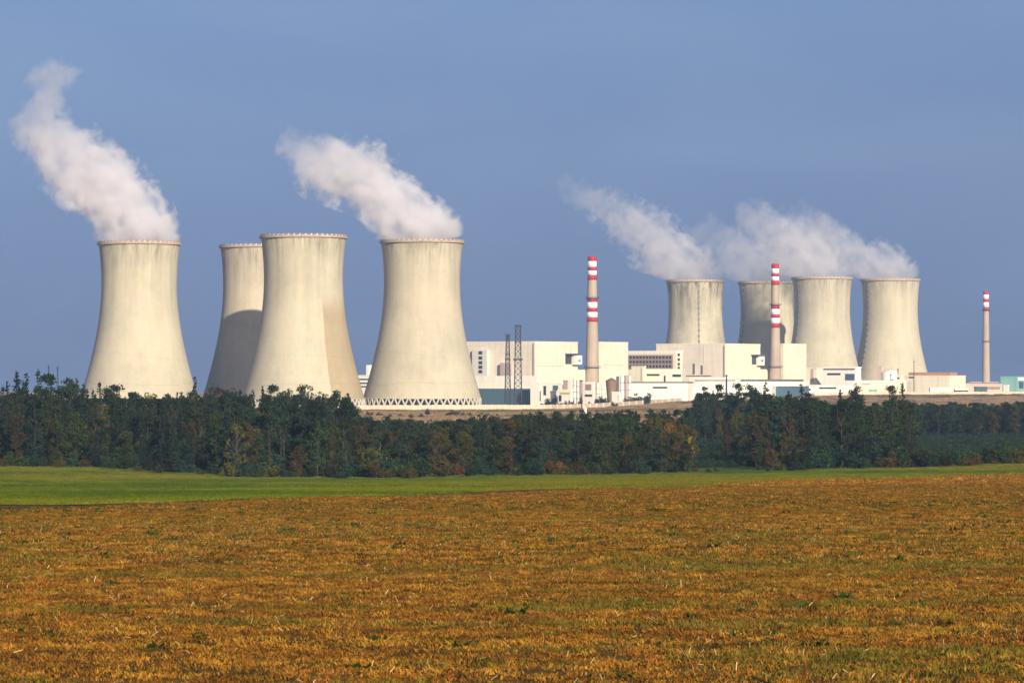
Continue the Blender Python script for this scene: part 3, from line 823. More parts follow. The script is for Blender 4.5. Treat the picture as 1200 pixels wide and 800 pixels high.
# ------------------------------------------------------------------ lattice masts and poles
def lattice(label, px, d, ytop, wt, wb, plats, name='lattice_mast', grp=None, seg=14):
    X = px2x(px, d); zt = py2z(ytop, d); z0 = terrain(X, d)
    t = thing(name, label, 'mast', (X, d, z0), grp)
    tk = 1.0 if wb > 4 else .35
    hw = lambda z: .5*(wb + (wt-wb)*min(1, (z-z0)/(zt-z0)*1.15))*d/F
    m = MB(); zz = spaced(z0, zt, seg+1)
    cs = [(-1,-1),(1,-1),(1,1),(-1,1)]
    for a, b_ in zip(zz, zz[1:]):
        wa, wb_ = hw(a), hw(b_)
        for k in range(4):
            c, c2 = cs[k], cs[(k+1) % 4]
            m.tube((X+c[0]*wa, d+c[1]*wa, a), (X+c[0]*wb_, d+c[1]*wb_, b_), .6*tk, n=4)
            m.tube((X+c[0]*wa, d+c[1]*wa, a), (X+c2[0]*wb_, d+c2[1]*wb_, b_), .27*tk, n=4)
            m.tube((X+c2[0]*wa, d+c2[1]*wa, a), (X+c[0]*wb_, d+c[1]*wb_, b_), .27*tk, n=4)
            m.tube((X+c[0]*wb_, d+c[1]*wb_, b_), (X+c2[0]*wb_, d+c2[1]*wb_, b_), .2*tk, n=4)
    m.build('lattice_frame', M['steel_dark'], t)
    for y0, y1, f in plats:
        za, zb = py2z(y1, d), py2z(y0, d); w = hw((za+zb)*.5)*f + .4
        m = MB(); m.box(X-w, X+w, d-w, d+w, za, zb); m.build('platform', M['steel_dark'], t)
    return t
G_ = 'lattice masts before the cream hall'
lattice('shorter dark lattice mast with a boxed head before the cream hall', 595, 2560, 391.5, 3.6, 7.0, [(392,398.5,1.0),(414.5,416,1.1),(420,421.5,1.2)], grp=G_)
lattice('taller dark lattice mast with a mid platform before the cream hall', 607, 2560, 381, 6.0, 9.0, [(400.5,401.3,1.1),(420.2,422,1.4),(381,382,1.1)], grp=G_)
def pole(label, px, d, ytop, r, name='pole', arms=(), grp=None, mat=None):
    X = px2x(px, d); zt = py2z(ytop, d); z0 = terrain(X, d)
    t = thing(name, label, 'pole', (X, d, z0), grp)
    m = MB(); m.tube((X, d, z0), (X, d, zt), r*1.3, r*.7, 8); m.build('shaft', mat or M['steel_dark'], t)
    for yy, w in arms:
        z = py2z(yy, d); m = MB(); m.box(X-w, X+w, d-.25, d+.25, z-.3, z+.3); m.build('crossarm', mat or M['steel_dark'], t)
pole('dark pole with a short arm in front of the corner of the second reactor hall', 851.3, 2800, 439, .75, arms=((440, 1.6),))
pole('thin mast standing above the rust tan roof', 1071, 3050, 421.5, .35, name='antenna_mast', arms=((424, .6),))
pole('stubby mast beside the domed tank', 1052.3, 3040, 431.5, .5, name='antenna_mast', arms=((433, .9),))
for px, yt, lb in ((57, 427.5, 'faint thin antenna mast rising behind the wood, closer to the picture edge'), (67.5, 429, 'faint thin antenna mast rising behind the wood, shorter and nearer the lone tower')):
    lattice(lb, px, 3000, yt, 1.0, 2.2, [(yt+3, yt+3.8, 1.2)], name='antenna_mast', grp='antenna masts behind the wood', seg=10)
pole('bare thin pole before the pale wall, beside the chimney foot', 681.7, 2350, 461, .28)
# small white hut
d = 1960; X = px2x(685.3, d); z0 = terrain(X, d)
t = thing('white_hut', 'tiny white hut on the scrub before the pale wall', 'hut', (X, d, z0))
w = 1.1
m = MB(); m.box(X-w, X+w, d-w, d+w, z0-.2, z0+4.2); m.build('wall', M['white'], t)
m = MB(); m.hexa([(X-w-.2, d-w-.2, z0+4.2), (X+w+.2, d-w-.2, z0+4.2), (X+w+.2, d+w+.2, z0+4.2), (X-w-.2, d+w+.2, z0+4.2)], [(X-.1, d-.1, z0+5.3), (X+.1, d-.1, z0+5.3), (X+.1, d+.1, z0+5.3), (X-.1, d+.1, z0+5.3)])
m.build('roof', M['offwhite'], t)
m = MB(); m.box(X-.4, X+.4, d-w-.08, d-w-.003, z0, z0+2.0); m.build('door', M['steel_dark'], t)

# ------------------------------------------------------------------ trees
BARK = flat('bark', (.022, .018, .014), .95, var=.2)
BARK_PINE = flat('pine_bark', (.030, .020, .014), .95, var=.2)
BARK_BIRCH = flat('birch_bark', (.055, .05, .044), .9, var=.3)
LEAF = {
 'spruce': leafy('spruce_needles', (.013, .024, .012), .45, .03, .8, .08),
 'pine': leafy('pine_needles', (.019, .031, .013), .45, .03, .8, .1),
 'green': leafy('green_leaves', (.030, .046, .009), .5, .04, .7, .2),
 'bluegreen': leafy('blue_green_leaves', (.017, .037, .021), .45, .03, .75, .15),
 'olive': leafy('olive_leaves', (.075, .066, .010), .3, .03, .7, .2),
 'brown': leafy('brown_leaves', (.070, .043, .013), .3, .02, .7, .2),
 'rust': leafy('rust_leaves', (.095, .045, .013), .3, .012, .7, .25),
 'orange': leafy('orange_leaves', (.22, .085, .014), .3, .012, .7, .3),
 'yellow': leafy('yellow_leaves', (.26, .185, .02), .3, .02, .7, .3),
}
def quads(c, n, size, r, flatn=0.0):
    V = []
    for p in c:
        a = Vector((r.gauss(0,1), r.gauss(0,1), r.gauss(0,1)*(1-flatn))).normalized()
        u = a.orthogonal().normalized(); w = a.cross(u)
        ro = r.uniform(0, 6.28); u, w = u*math.cos(ro)+w*math.sin(ro), w*math.cos(ro)-u*math.sin(ro)
        s = size*r.uniform(.55, 1.3); e = s*r.uniform(.5, .9)
        V.append((p-u*s*.5-w*e*.2, p-w*e*.5, p+u*s*.5-w*e*.1, p+u*s*.2+w*e*.5, p-u*s*.3+w*e*.45))
    return V
class Tree:
    def __init__(s): s.V = []; s.Fc = []; s.tb = MB()
    def leaf(s, five):
        for q in five:
            b = len(s.V); s.V.extend(tuple(v) for v in q); s.Fc.append(tuple(range(b, b+5)))
    def meshes(s, name, bark):
        c = bpy.data.meshes.new(name+'_crown'); c.from_pydata(s.V, [], s.Fc); c.materials.append(LEAF['green']); c.update()
        t = bpy.data.meshes.new(name+'_trunk'); t.from_pydata(s.tb.v, [], s.tb.f); t.materials.append(bark); t.update()
        return c, t
def trunk(T, pts, r0, r1):
    n = len(pts)-1
    for i in range(n): T.tb.tube(pts[i], pts[i+1], r0+(r1-r0)*i/n, r0+(r1-r0)*(i+1)/n, 7)
def mk_spruce(seed):                                  # unit height 10
    r = random.Random(seed); T = Tree()
    trunk(T, [(0,0,-.3), (r.uniform(-.05,.05), 0, 5), (0, 0, 9.9)], .17, .02)
    z = .9
    while z < 9.8:
        R0 = (1.75*(1-z/10.2)**.85 + .06)*r.uniform(.8, 1.15)
        nb = max(4, int(9*(1-z/12)))
        for k in range(nb):
            if r.random() < .12: continue
            a = r.uniform(0, 6.28); L = R0*r.uniform(.65, 1.12); dr = -.28*L + .1
            p0 = Vector((0,0,z)); p1 = Vector((math.cos(a)*L, math.sin(a)*L, z+dr))
            if k % 3 == 0: T.tb.tube(p0, p0.lerp(p1, .8), .03, .01, 3)
            m = max(3, int(L*7))
            T.leaf(quads([p0.lerp(p1, .2+.8*i/m) + Vector((r.gauss(0,.09), r.gauss(0,.09), r.gauss(-.05,.09))) for i in range(m)], 0, .30, r, .2))
        z += .27 + .1*r.random()
    T.leaf(quads([Vector((0,0,9.5+.1*i)) for i in range(6)], 0, .16, r))
    return T
def blobs(T, cs, dens, size, r, shell=.45):
    for c, rad, sq in cs:
        n = int(dens*rad**2)
        pts = []
        for _ in range(n):
            d = Vector((r.gauss(0,1), r.gauss(0,1), r.gauss(0,1))).normalized()
            q = rad*(shell + (1-shell)*r.random()**.6)*r.uniform(.8, 1.12)
            pts.append(Vector(c) + Vector((d.x*q, d.y*q, d.z*q*sq)))
        T.leaf(quads(pts, 0, size, r))
def mk_pine(seed, bare=.5):
    r = random.Random(seed); T = Tree()
    bx, by = r.uniform(-.4,.4), r.uniform(-.4,.4)
    trunk(T, [(0,0,-.3), (bx*.3, by*.3, 4), (bx, by, 7.5), (bx*1.1, by*1.1, 9.6)], .18, .04)
    cs = []
    for i in range(24):
        t = r.random(); z = 10*(bare + (1-bare)*t*.95)
        a = r.uniform(0, 6.28); L = (1.75*math.sin(math.pi*(.18+.72*t))+.1)*r.uniform(.35, 1.05)
        c = (bx*z/8+math.cos(a)*L, by*z/8+math.sin(a)*L, min(9.6, z)); cs.append((c, r.uniform(.5,.95), .65))
        T.tb.tube((bx*z/9, by*z/9, z-.5), c, .05, .015, 4)
    cs.append(((bx*1.1, by*1.1, 9.5), .55, .8))
    blobs(T, cs, 150, .26, r, .25)
    return T
def mk_broad(seed, tall=False, dens=105, low=.22):
    r = random.Random(seed); T = Tree()
    bx, by = r.uniform(-.3,.3), r.uniform(-.3,.3)
    trunk(T, [(0,0,-.3), (bx*.4, by*.4, 3), (bx, by, 6), (bx, by, 8.6)], .2, .05)
    cs = []; W = 1.7 if tall else 2.5
    for i in range(34 if not tall else 30):
        t = r.random(); z = 10*(low + (.93-low)*t)
        a = r.uniform(0, 6.28); L = W*math.sin(math.pi*(.12+.78*t))**.8*r.uniform(.25, 1.0)
        c = (bx+math.cos(a)*L, by+math.sin(a)*L, z); cs.append((c, r.uniform(.5,1.05)*(1 if not tall else .85), r.uniform(.7,1)))
        if i % 2 == 0: T.tb.tube((bx*z/9, by*z/9, z*.7), c, .07, .02, 4)
    blobs(T, cs, dens*1.35, .25, r, .5)
    return T
def mk_airy(seed):
    r = random.Random(seed); T = Tree()
    trunk(T, [(0,0,-.3), (.2, 0, 4), (.1, .1, 7), (.3, .1, 9.5)], .13, .03)
    cs = []
    for i in range(30):
        t = r.random(); z = 10*(.2+.76*t); a = r.uniform(0, 6.28); L = 1.9*math.sin(math.pi*(.15+.75*t))*r.uniform(.3, 1.0)
        c = (math.cos(a)*L, math.sin(a)*L, z); cs.append((c, r.uniform(.35,.7), .9))
        T.tb.tube((.2*z/9, 0, z*.75), c, .05, .012, 4)
    blobs(T, cs, 125, .25, r, .15)
    return T
def mk_shrub(seed):
    r = random.Random(seed); T = Tree(); cs = []
    for i in range(15):
        a = r.uniform(0, 6.28); L = 3.4*math.sqrt(r.random()); z = r.uniform(1.2, 7.6)*(1-L/6)
        c = (math.cos(a)*L, math.sin(a)*L, z); cs.append((c, r.uniform(1.2,2.0), .9)); T.tb.tube((0,0,-.2), c, .14, .04, 4)
    blobs(T, cs, 34, .55, r, .4)
    return T
KINDS = {
 'spruce_tree': [mk_spruce(s).meshes('spruce', BARK) for s in (1,2,3,4)],
 'pine_tree': [mk_pine(s, b_).meshes('pine', BARK_PINE) for s, b_ in ((5,.2),(6,.32),(7,.4),(8,.12))],
 'broadleaf_tree': [mk_broad(s, s % 2 == 0, low=lw).meshes('broadleaf', BARK) for s, lw in ((11,.08),(12,.1),(13,.12),(14,.18),(15,.06))],
 'birch_tree': [mk_airy(s).meshes('birch', BARK_BIRCH) for s in (21,22,23)],
 'shrub': [mk_shrub(s).meshes('shrub', BARK) for s in (31,32,33)],
}
WIDTH = {'spruce_tree': .30, 'pine_tree': .36, 'broadleaf_tree': .46, 'birch_tree': .38, 'shrub': .95}

def plant(kind, X, d, h, leafk, label, group=None, wide=1.0, zoff=-.1, cat=None):
    z = terrain(X, d) + zoff
    v = random.randrange(len(KINDS[kind])); c, t = KINDS[kind][v]
    o = bpy.data.objects.new(kind, None); link(o); o.location = (X, d, z); o.empty_display_size = .5
    o.rotation_euler = (0, 0, random.uniform(0, 6.28)); s = h/10.0; o.scale = (s*wide, s*wide, s)
    tag(o, label, cat or ('shrub' if kind == 'shrub' else 'tree'), group)
    tr = bpy.data.objects.new('stem' if kind == 'shrub' else 'trunk', t); link(tr); tr.parent = o
    cr = bpy.data.objects.new('crown', c); link(cr); cr.parent = o
    cr.material_slots[0].link = 'OBJECT'; cr.material_slots[0].material = LEAF[leafk]
    return o

SKY = [(-60,436),(0,437),(20,435),(40,438),(80,439),(100,446),(115,448),(130,453),(145,456),(160,458),(175,460),(190,461),(205,457),(222,451),(245,450),(260,451),(300,451),(315,450),(335,453),(350,451),(375,456),(395,459),(411,464),(416,487),(440,485),(470,486),(500,488),(545,488),(560,484),(600,482),(640,479),(680,477),(700,477),(760,475),(800,476),(814,474),(818,457),(840,455),(860,453),(880,454),(900,454),(915,457),(935,455),(950,460),(965,467),(980,463),(1000,461),(1012,470),(1030,470),(1045,466),(1056,466),(1064,467),(1075,469),(1100,471),(1130,469),(1160,472),(1190,468),(1260,468)]
def sky_z(px, d): return py2z(lin_tab(SKY, px), d)

ZONES = [(-80, 105, 'at the far spruce end'), (105, 240, 'below the lone tower'), (240, 415, 'below the two overlapping towers'),
         (415, 570, 'below the tower with visible legs'), (570, 700, 'below the lattice masts'), (700, 815, 'below the office block'),
         (815, 960, 'below the second striped chimney'), (960, 1065, 'below the two ladder towers'), (1065, 1290, 'below the lone thin chimney')]
def zone(px):
    for a, b_, s in ZONES:
        if a <= px < b_: return s
    return ZONES[-1][2]
ADJ = {'spruce': 'dark', 'pine': 'dark', 'green': 'dark green', 'bluegreen': 'blue green', 'olive': 'olive', 'brown': 'brownish', 'rust': 'rust red', 'orange': 'orange', 'yellow': 'yellow'}
NOUN = {'spruce_tree': 'pointed spruce', 'pine_tree': 'ragged pine', 'broadleaf_tree': 'leafy tree', 'birch_tree': 'thin crowned tree', 'shrub': 'bush'}

cand = []            # px, d, h, kind, leaf, label(optional), wide
def skew(px): return px
def allowed(px, d):
    """is a tree plausible here, and the tallest it may be"""
    X = px2x(px, d); g = terrain(X, d)
    lim = sky_z(px, d) - g
    if px < 418:
        return lim if d < 1080 else 0
    if px < 806:
        return lim if d < 960 else 0
    if px < 884:
        if d < 1190:
            return 0
        return lim if d < 1340 else 0
    if px < 1066:
        if d < 800 + 0*px: return min(lim, 8)
        return lim if d < 1090 else 0
    if d < 800: return min(lim, py2z(523 + 6*mnoise.noise(Vector((px*.05, 0, 0))), d) - g)
    if d < 1300: return 0
    return lim if d < 1460 else 0
cells = {}
def free(X, Y, r):
    k = (int(X//8), int(Y//8))
    for i in (-1,0,1):
        for j in (-1,0,1):
            for (a, b_, q) in cells.get((k[0]+i, k[1]+j), ()):
                if (a-X)**2 + ((b_-Y)*.8)**2 < (.5*(r+q))**2: return False
    cells.setdefault(k, []).append((X, Y, r)); return True
def choose(px, d):
    r = random.random()
    if px < 235: w = (('spruce_tree',.34),('pine_tree',.33),('broadleaf_tree',.27),('birch_tree',.06))
    elif px < 418: w = (('spruce_tree',.12),('pine_tree',.34),('broadleaf_tree',.34),('birch_tree',.20))
    elif px < 806: w = (('spruce_tree',.05),('pine_tree',.28),('broadleaf_tree',.60),('birch_tree',.07))
    elif px < 1066: w = (('spruce_tree',.12),('pine_tree',.38),('broadleaf_tree',.38),('birch_tree',.12))
    else: w = (('spruce_tree',.06),('pine_tree',.22),('broadleaf_tree',.62),('birch_tree',.10))
    for k, q in w:
        r -= q
        if r < 0: break
    c = random.random()
    if k == 'spruce_tree': l = 'spruce'
    elif k == 'pine_tree': l = 'pine' if c < .85 else 'bluegreen'
    elif k == 'birch_tree': l = 'green' if c < .5 else 'brown' if c < .8 else 'olive'
    else:
        for lim, tab in ((418, (('green',.40),('bluegreen',.17),('olive',.24),('brown',.19))), (700, (('green',.36),('bluegreen',.26),('olive',.22),('brown',.16))),
                         (806, (('green',.24),('bluegreen',.08),('olive',.28),('brown',.24),('rust',.11))), (1066, (('green',.24),('brown',.30),('olive',.27),('rust',.09),('bluegreen',.05))), (9999, (('green',.42),('bluegreen',.20),('olive',.24),('brown',.14)))):
            if px < lim: break
        for l, q in tab:
            c -= q
            if c < 0: break
    return k, l
# distinct trees first: (px, top row, distance, kind, leaf, label, widen)
SPECIAL = [
 (19, 434, 905, 'spruce_tree','spruce','tall spruce tip at the far end of the skyline, leftmost spike of the wood',1),
 (44.5, 431.5, 930, 'spruce_tree','spruce','tallest pointed spruce tip, at the open sky end of the wood',1),
 (31, 436, 960, 'spruce_tree','spruce','spruce tip between the two highest spikes of the wood',1),
 (59, 437, 900, 'pine_tree','pine','broad dark pine just past the tallest spruce tip',1.1),
 (79, 443, 900, 'pine_tree','pine','rounded dark pine on the skyline midway to the lone tower',1.1),
 (90, 442, 930, 'spruce_tree','spruce','spruce tip on the skyline nearest the lone tower',1),
 (117, 445.5, 960, 'spruce_tree','spruce','dark spruce standing up against the foot of the lone tower, on its shaded side',1.1),
 (139, 450, 930, 'pine_tree','pine','bushy dark pine top against the pale foot of the lone tower',1.2),
 (176, 455, 930, 'broadleaf_tree','olive','light olive tree top against the pale foot of the lone tower',.8),
 (228.5, 440, 1000, 'spruce_tree','spruce','lone pointed spruce between the lone tower and the shaded tower',.8),
 (228, 460, 930, 'broadleaf_tree','olive','yellowish olive tree below the lone pointed spruce',1),
 (252, 450, 1010, 'birch_tree','brown','thin brownish tree under the shaded tower',1.1),
 (270, 451, 1020, 'birch_tree','brown','thin brownish tree between the shaded tower and its neighbour',1.1),
 (318, 450, 1030, 'pine_tree','pine','ragged dark pine against the steamless tower, first of its skyline row',1),
 (336, 449.5, 1030, 'birch_tree','green','round airy tree against the middle of the steamless tower',1.2),
 (357, 447.5, 1040, 'birch_tree','green','highest airy tree against the steamless tower',1.1),
 (377, 456, 1040, 'birch_tree','brown','airy brownish tree against the tan panel of the steamless tower',1.0),
 (395, 457, 1020, 'pine_tree','pine','dark pine against the tan panel of the steamless tower',1.0),
 (408, 459, 1020, 'spruce_tree','spruce','last dark spruce of the skyline row, at the steamless tower foot',1.3),
 (352, 471, 960, 'broadleaf_tree','rust','rusty crowned tree below the airy skyline row',1),
 (103, 496, 800, 'broadleaf_tree','orange','orange red tree inside the dark wood below the lone tower',.75),
 (786, 490, 830, 'broadleaf_tree','orange','bright orange tree above the yellow one below the office block',.8),
 (806, 507, 800, 'broadleaf_tree','yellow','bright yellow tree at the wood corner by the scrub gap',1.0),
 (790, 515, 790, 'broadleaf_tree','olive','olive yellow tree beside the bright yellow tree',.9),
 (742, 487, 830, 'broadleaf_tree','rust','rust orange tree below the white long shed',.9),
 (768, 500, 800, 'broadleaf_tree','rust','pale rust tree between the two orange trees and the wood edge',.9),
 (752, 522, 780, 'broadleaf_tree','brown','brown tree low at the wood edge below the office block',1.1),
 (655, 531, 768, 'shrub','orange','orange bush at the meadow edge below the lattice masts',1.0),
 (648, 522, 775, 'shrub','rust','rusty bush just above the orange one at the meadow edge',1.0),
 (536, 534, 768, 'shrub','orange','yellow orange bush at the meadow edge below the tower legs',.9),
 (527, 527, 772, 'shrub','rust','rusty brown bush beside the yellow orange one',.9),
 (391, 531, 770, 'shrub','brown','brownish bush at the meadow edge below the steamless tower',1),
 (862, 476, 1000, 'broadleaf_tree','olive','yellowish tree below the tall ragged pines',.7),
 (851, 488, 960, 'broadleaf_tree','rust','orange rust tree below the yellowish one by the scrub gap',.7),
 (906, 471, 960, 'broadleaf_tree','olive','rounded olive green tree below the second chimney',1.15),
 (893, 484, 900, 'broadleaf_tree','rust','rust brown tree under the rounded olive tree',.7),
 (918, 488, 860, 'birch_tree','rust','slender rust red tree with a bare stem, on the chimney side',.7),
 (940, 490, 850, 'birch_tree','rust','slender rust red tree with a bare stem, on the garage side',.7),
 (965, 488, 880, 'broadleaf_tree','olive','olive tree below the garage building',.8),
 (985, 486, 900, 'broadleaf_tree','olive','tall olive brown tree below the domed tank side',.8),
 (1012, 489, 900, 'broadleaf_tree','brown','broad brown tree below the domed tank',1.1),
 (1098, 516, 785, 'shrub','brown','wide brown bush before the pale scrub strip',1.4),
 (1157, 527, 772, 'shrub','rust','orange brown bush at the meadow edge near the end of the scrub strip',1.5),
 (985, 456, 1060, 'spruce_tree','spruce','dark spruce top before the garage door',1.2),
 (1001, 452.5, 1060, 'pine_tree','pine','ragged pine top at the corner of the garage building',.9),
 (1041, 451, 1080, 'pine_tree','pine','sparse dark pine top under the domed tank',.9),
 (1058, 448, 1080, 'spruce_tree','olive','tall sparse conifer with open branches under the tan roofed hall',1.25),
 (939, 448, 1040, 'spruce_tree','spruce','dark spruce top in front of the white low hall',1.2),
 (897, 446, 1040, 'spruce_tree','spruce','pointed spruce just behind the foot of the second chimney',1.2),
 (822, 452, 1230, 'pine_tree','pine','leaning ragged pine at the scrub gap, first of the tall pines',.9),
 (840, 449.5, 1240, 'pine_tree','pine','tallest ragged pine by the scrub gap',.9),
 (862, 448.5, 1240, 'pine_tree','pine','ragged pine just past the dark pole',.9),
 (880, 450, 1180, 'pine_tree','bluegreen','bluish pine under the notch of the second reactor hall',1),
]
for px, yt, d, k, l, lb, wd in SPECIAL:
    X = px2x(px, d); h = py2z(yt, d) - terrain(X, d); free(X, d, 2.5)
    cand.append([px, d, h, k, l, lb, wd])
# front edge bushes
px = -50
while px < 1250:
    d = random.uniform(757, 772); X = px2x(px, d)
    if not (812 < px < 884 and random.random() < .6):
        k, l = 'shrub', random.choices(['green','bluegreen','olive','brown'], (5,4,1.4,1))[0]
        h = random.uniform(2.6, 7.0) if not (806 < px < 900) else random.uniform(1.2, 2.4)
        cand.append([px, d, h, k, l, None, random.uniform(.8, 1.2)]); free(X, d, 1.5)
    px += random.uniform(9, 17)
for _ in range(150):
    px = random.uniform(-50, 1250)
    if 768 < px < 886: continue
    d = random.uniform(772, 800); X = px2x(px, d); k, l = 'shrub', random.choices(['green','bluegreen','olive','brown'], (5,4,1.6,1.2))[0]
    if not free(X, d, 5.0): continue
    cand.append([px, d, random.uniform(4.5, 9.5) if px < 1060 else random.uniform(3.5, 6.5), k, l, None, random.uniform(.75, 1.05)])
for _ in range(26000):
    px = random.uniform(-60, 1260); d = math.sqrt(random.uniform(765**2, 1460**2)); lim = allowed(px, d)
    if lim < 4: continue
    k, l = choose(px, d)
    hmax = {'spruce_tree': 21, 'pine_tree': 18.5, 'broadleaf_tree': 15, 'birch_tree': 16}[k]*random.uniform(.68, 1.0)
    if px >= 418 and px < 806: hmax *= .86
    h = min(hmax, lim*random.uniform(.86, .99))
    if d < 790 and random.random() < .5: h *= random.uniform(.5, .9)
    if h < 4: continue
    wd = random.uniform(.85, 1.2); X = px2x(px, d)
    if h < 9: wd *= 1.25
    if not free(X, d, max(2.6, WIDTH[k]*h*wd*.72)): continue
    cand.append([px, d, h, k, l, None, wd])
print('tree candidates', len(cand))
# visible size of each, front to back
W_, H_ = 1320, 160
cov = np.zeros((H_, W_), bool); vis = []
for c in sorted(cand, key=lambda c: c[1]):
    px, d, h, k, l, lb, wd = c
    g = terrain(px2x(px, d), d); yb = HOR + (H-g)/d*F; yt = yb - h/d*F; hw = .5*WIDTH[k]*h*wd/d*F*.85
    x0, x1 = int(max(0, px-hw+60)), int(min(W_, px+hw+61)); y0, y1 = int(max(0, yt-410)), int(min(H_, yb-410))
    if x1 <= x0 or y1 <= y0: vis.append((0, c)); continue
    sub = cov[y0:y1, x0:x1]; n = int((~sub).sum()); sub[:] = True
    off = px < -20 or px > 1220
    vis.append((0 if off else n, c))
vis.sort(key=lambda v: -v[0])
LIMIT = 300
ntree = nsh = 0; rest = []
for n, c in vis:
    px, d, h, k, l, lb, wd = c
    sh = k == 'shrub'
    if lb or (n > 6 and (nsh < 190 if sh else ntree < LIMIT)):
        if sh: nsh += 1
        else: ntree += 1
        row = 'at the meadow edge' if d < 800 else 'deep in the wood' if d < 960 else 'on the skyline'
        grp = None
        if lb is None:
            lb = '%s %s %s, %s' % (ADJ[l], NOUN[k], row, zone(px))
            grp = '%s trees of the wood' % l if not sh else '%s bushes along the wood' % l
            grp = lb
        plant(k, px2x(px, d), d, h, l, lb, grp, wd)
    elif n > 0 or random.random() < .5: rest.append(c)
print('trees', ntree, 'shrubs', nsh, 'rest', len(rest))
# what is left of the wood reads as one mass
wprotos = []; keys = {}
for k, l in (('spruce_tree','spruce'),('pine_tree','pine'),('broadleaf_tree','green'),('broadleaf_tree','bluegreen'),('broadleaf_tree','brown'),('birch_tree','green'),('shrub','green')):
    for v, (c, t) in enumerate(KINDS[k][:2]):
        V = [tuple(x.co) for x in c.vertices] + [tuple(x.co) for x in t.vertices]; nb = len(c.vertices)
        Fc = [tuple(p.vertices) for p in c.polygons] + [tuple(nb+i for i in p.vertices) for p in t.polygons]
        keys.setdefault((k, l), []).append(len(wprotos))
        wprotos.append(proto('wood_tree', V, Fc, [LEAF[l], BARK], [0]*len(c.polygons) + [1]*len(t.polygons)))
P = []; RT = []; SC = []; IX = []
for px, d, h, k, l, lb, wd in rest:
    if (k, l) not in keys: l = 'green' if k in ('broadleaf_tree','birch_tree','shrub') else ('spruce' if k == 'spruce_tree' else 'pine')
    X = px2x(px, d); P.append((X, d, terrain(X, d)-.1)); RT.append((0, 0, random.uniform(0, 6.28))); s = h/10; SC.append((s*wd, s*wd, s)); IX.append(random.choice(keys[(k, l)]))
if P:
    o = scatter('woodland', P, RT, SC, IX, wprotos); tag(o, 'dark mixed wood filling in behind the front trees', 'wood')
# scrub in the gaps and undergrowth
sc_p = []
for v, l in ((0,'bluegreen'),(1,'green'),(2,'bluegreen')):
    c, t = KINDS['shrub'][v]
    sc_p.append(proto('scrub_bush', [tuple(x.co) for x in c.vertices], [tuple(p.vertices) for p in c.polygons], [LEAF[l]]))
P = []; RT = []; SC = []; IX = []
for _ in range(5600):
    r = random.random()
    if r < .3: px, d = random.uniform(806, 890), random.uniform(800, 1230)
    elif r < .65: px, d = random.uniform(1040, 1250), random.uniform(880, 1310)
    else: px, d = random.uniform(415, 1250), random.uniform(1450, 2150)
    X = px2x(px, d); s = random.uniform(.10, .26)
    if d > 1440:
        if mnoise.noise(Vector((X*.02, d*.006, 2))) < .08: continue
        s *= random.uniform(.5, 1.6)
    P.append((X, d, terrain(X, d)-.1)); RT.append((0, 0, random.uniform(0, 6.28))); SC.append((s, s, s)); IX.append(random.randrange(3))
o = scatter('undergrowth', P, RT, SC, IX, sc_p); tag(o, 'low blue green scrub in the gap and strip behind the bushes', 'scrub')
G_bank = leafy('bank_blade', (.36, .23, .12), .35, .02, .8, .3)
G_bank2 = leafy('bank_blade_olive', (.17, .14, .05), .35, .03, .8, .3)
bp = [tuft('bank_patch', 90, 3.2, .25, .7, .22, G_bank, .7, 41), tuft('bank_patch', 90, 3.2, .25, .7, .22, G_bank, .8, 42), tuft('bank_patch', 90, 3.2, .3, .9, .25, G_bank2, .7, 43)]
P = []; RT = []; SC = []; IX = []
for _ in range(15000):
    px, d = random.uniform(400, 1260), math.sqrt(random.uniform(1500**2, 2990**2)); X = px2x(px, d)
    wy = wall_y(X)
    if d > wy - 6: continue
    q = mnoise.noise(Vector((X*.006, d*.008, 8))) + .5*mnoise.noise(Vector((X*.03, d*.03, 1)))
    P.append((X, d, terrain(X, d))); RT.append((0, 0, random.uniform(0, 6.28))); s_ = random.uniform(.7, 1.4); SC.append((s_, s_, s_*random.uniform(.7, 1.2))); IX.append(2 if q > random.uniform(-.05, .5) else random.randrange(2))
o = scatter('bank_grass', P, RT, SC, IX, bp); tag(o, 'dry tan grass on the bank below the pale wall', 'grass'); print('bank', len(P))
# trees standing inside the plant
for px, yt, d, k, l, lb, wd in (
  (646.5, 453, 2560, 'shrub', 'spruce', 'dark bluish bushy tree beside the white cube building', .85),
  (702, 455, 2560, 'shrub', 'spruce', 'dark bush before the vent stacks at the chimney foot', 1.0),
  (709, 459, 2570, 'shrub', 'spruce', 'low dark bush under the brown hopper', 1.1),
  (756, 450.5, 2600, 'shrub', 'spruce', 'round dark tree before the white long shed', 1.05),
  (745, 455.5, 2590, 'shrub', 'pine', 'smaller round dark tree at the end of the white long shed', 1.1),
  (738, 460, 2580, 'shrub', 'pine', 'low dark bush by the pale shed', 1.5),
  (501, 474, 1990, 'shrub', 'spruce', 'upright dark bush before the wall, beneath the tower legs', .8),
  (530, 477.5, 1990, 'shrub', 'spruce', 'wide dark bush before the wall, beneath the tower legs', 2.3),
  (445, 479, 1960, 'shrub', 'brown', 'brown bush before the wall, between the two nearest tower feet', 1.3),
  (433, 477, 1980, 'shrub', 'brown', 'brownish bush at the end of the wall by the last skyline spruce', 1.3),
  (470, 482, 1930, 'shrub', 'olive', 'low olive bush on the tan bank below the tower legs', 1.8),
  (1103, 450, 3020, 'shrub', 'spruce', 'dark bush poking up behind the low white shed', .45),
  (1112, 449, 3020, 'shrub', 'spruce', 'taller dark bush behind the end of the low white shed', .35),
  (1094, 452.5, 3020, 'shrub', 'spruce', 'small dark bush behind the start of the low white shed', .6)):
    X = px2x(px, d); plant(k, X, d, py2z(yt, d) - terrain(X, d), l, lb, None, wd)

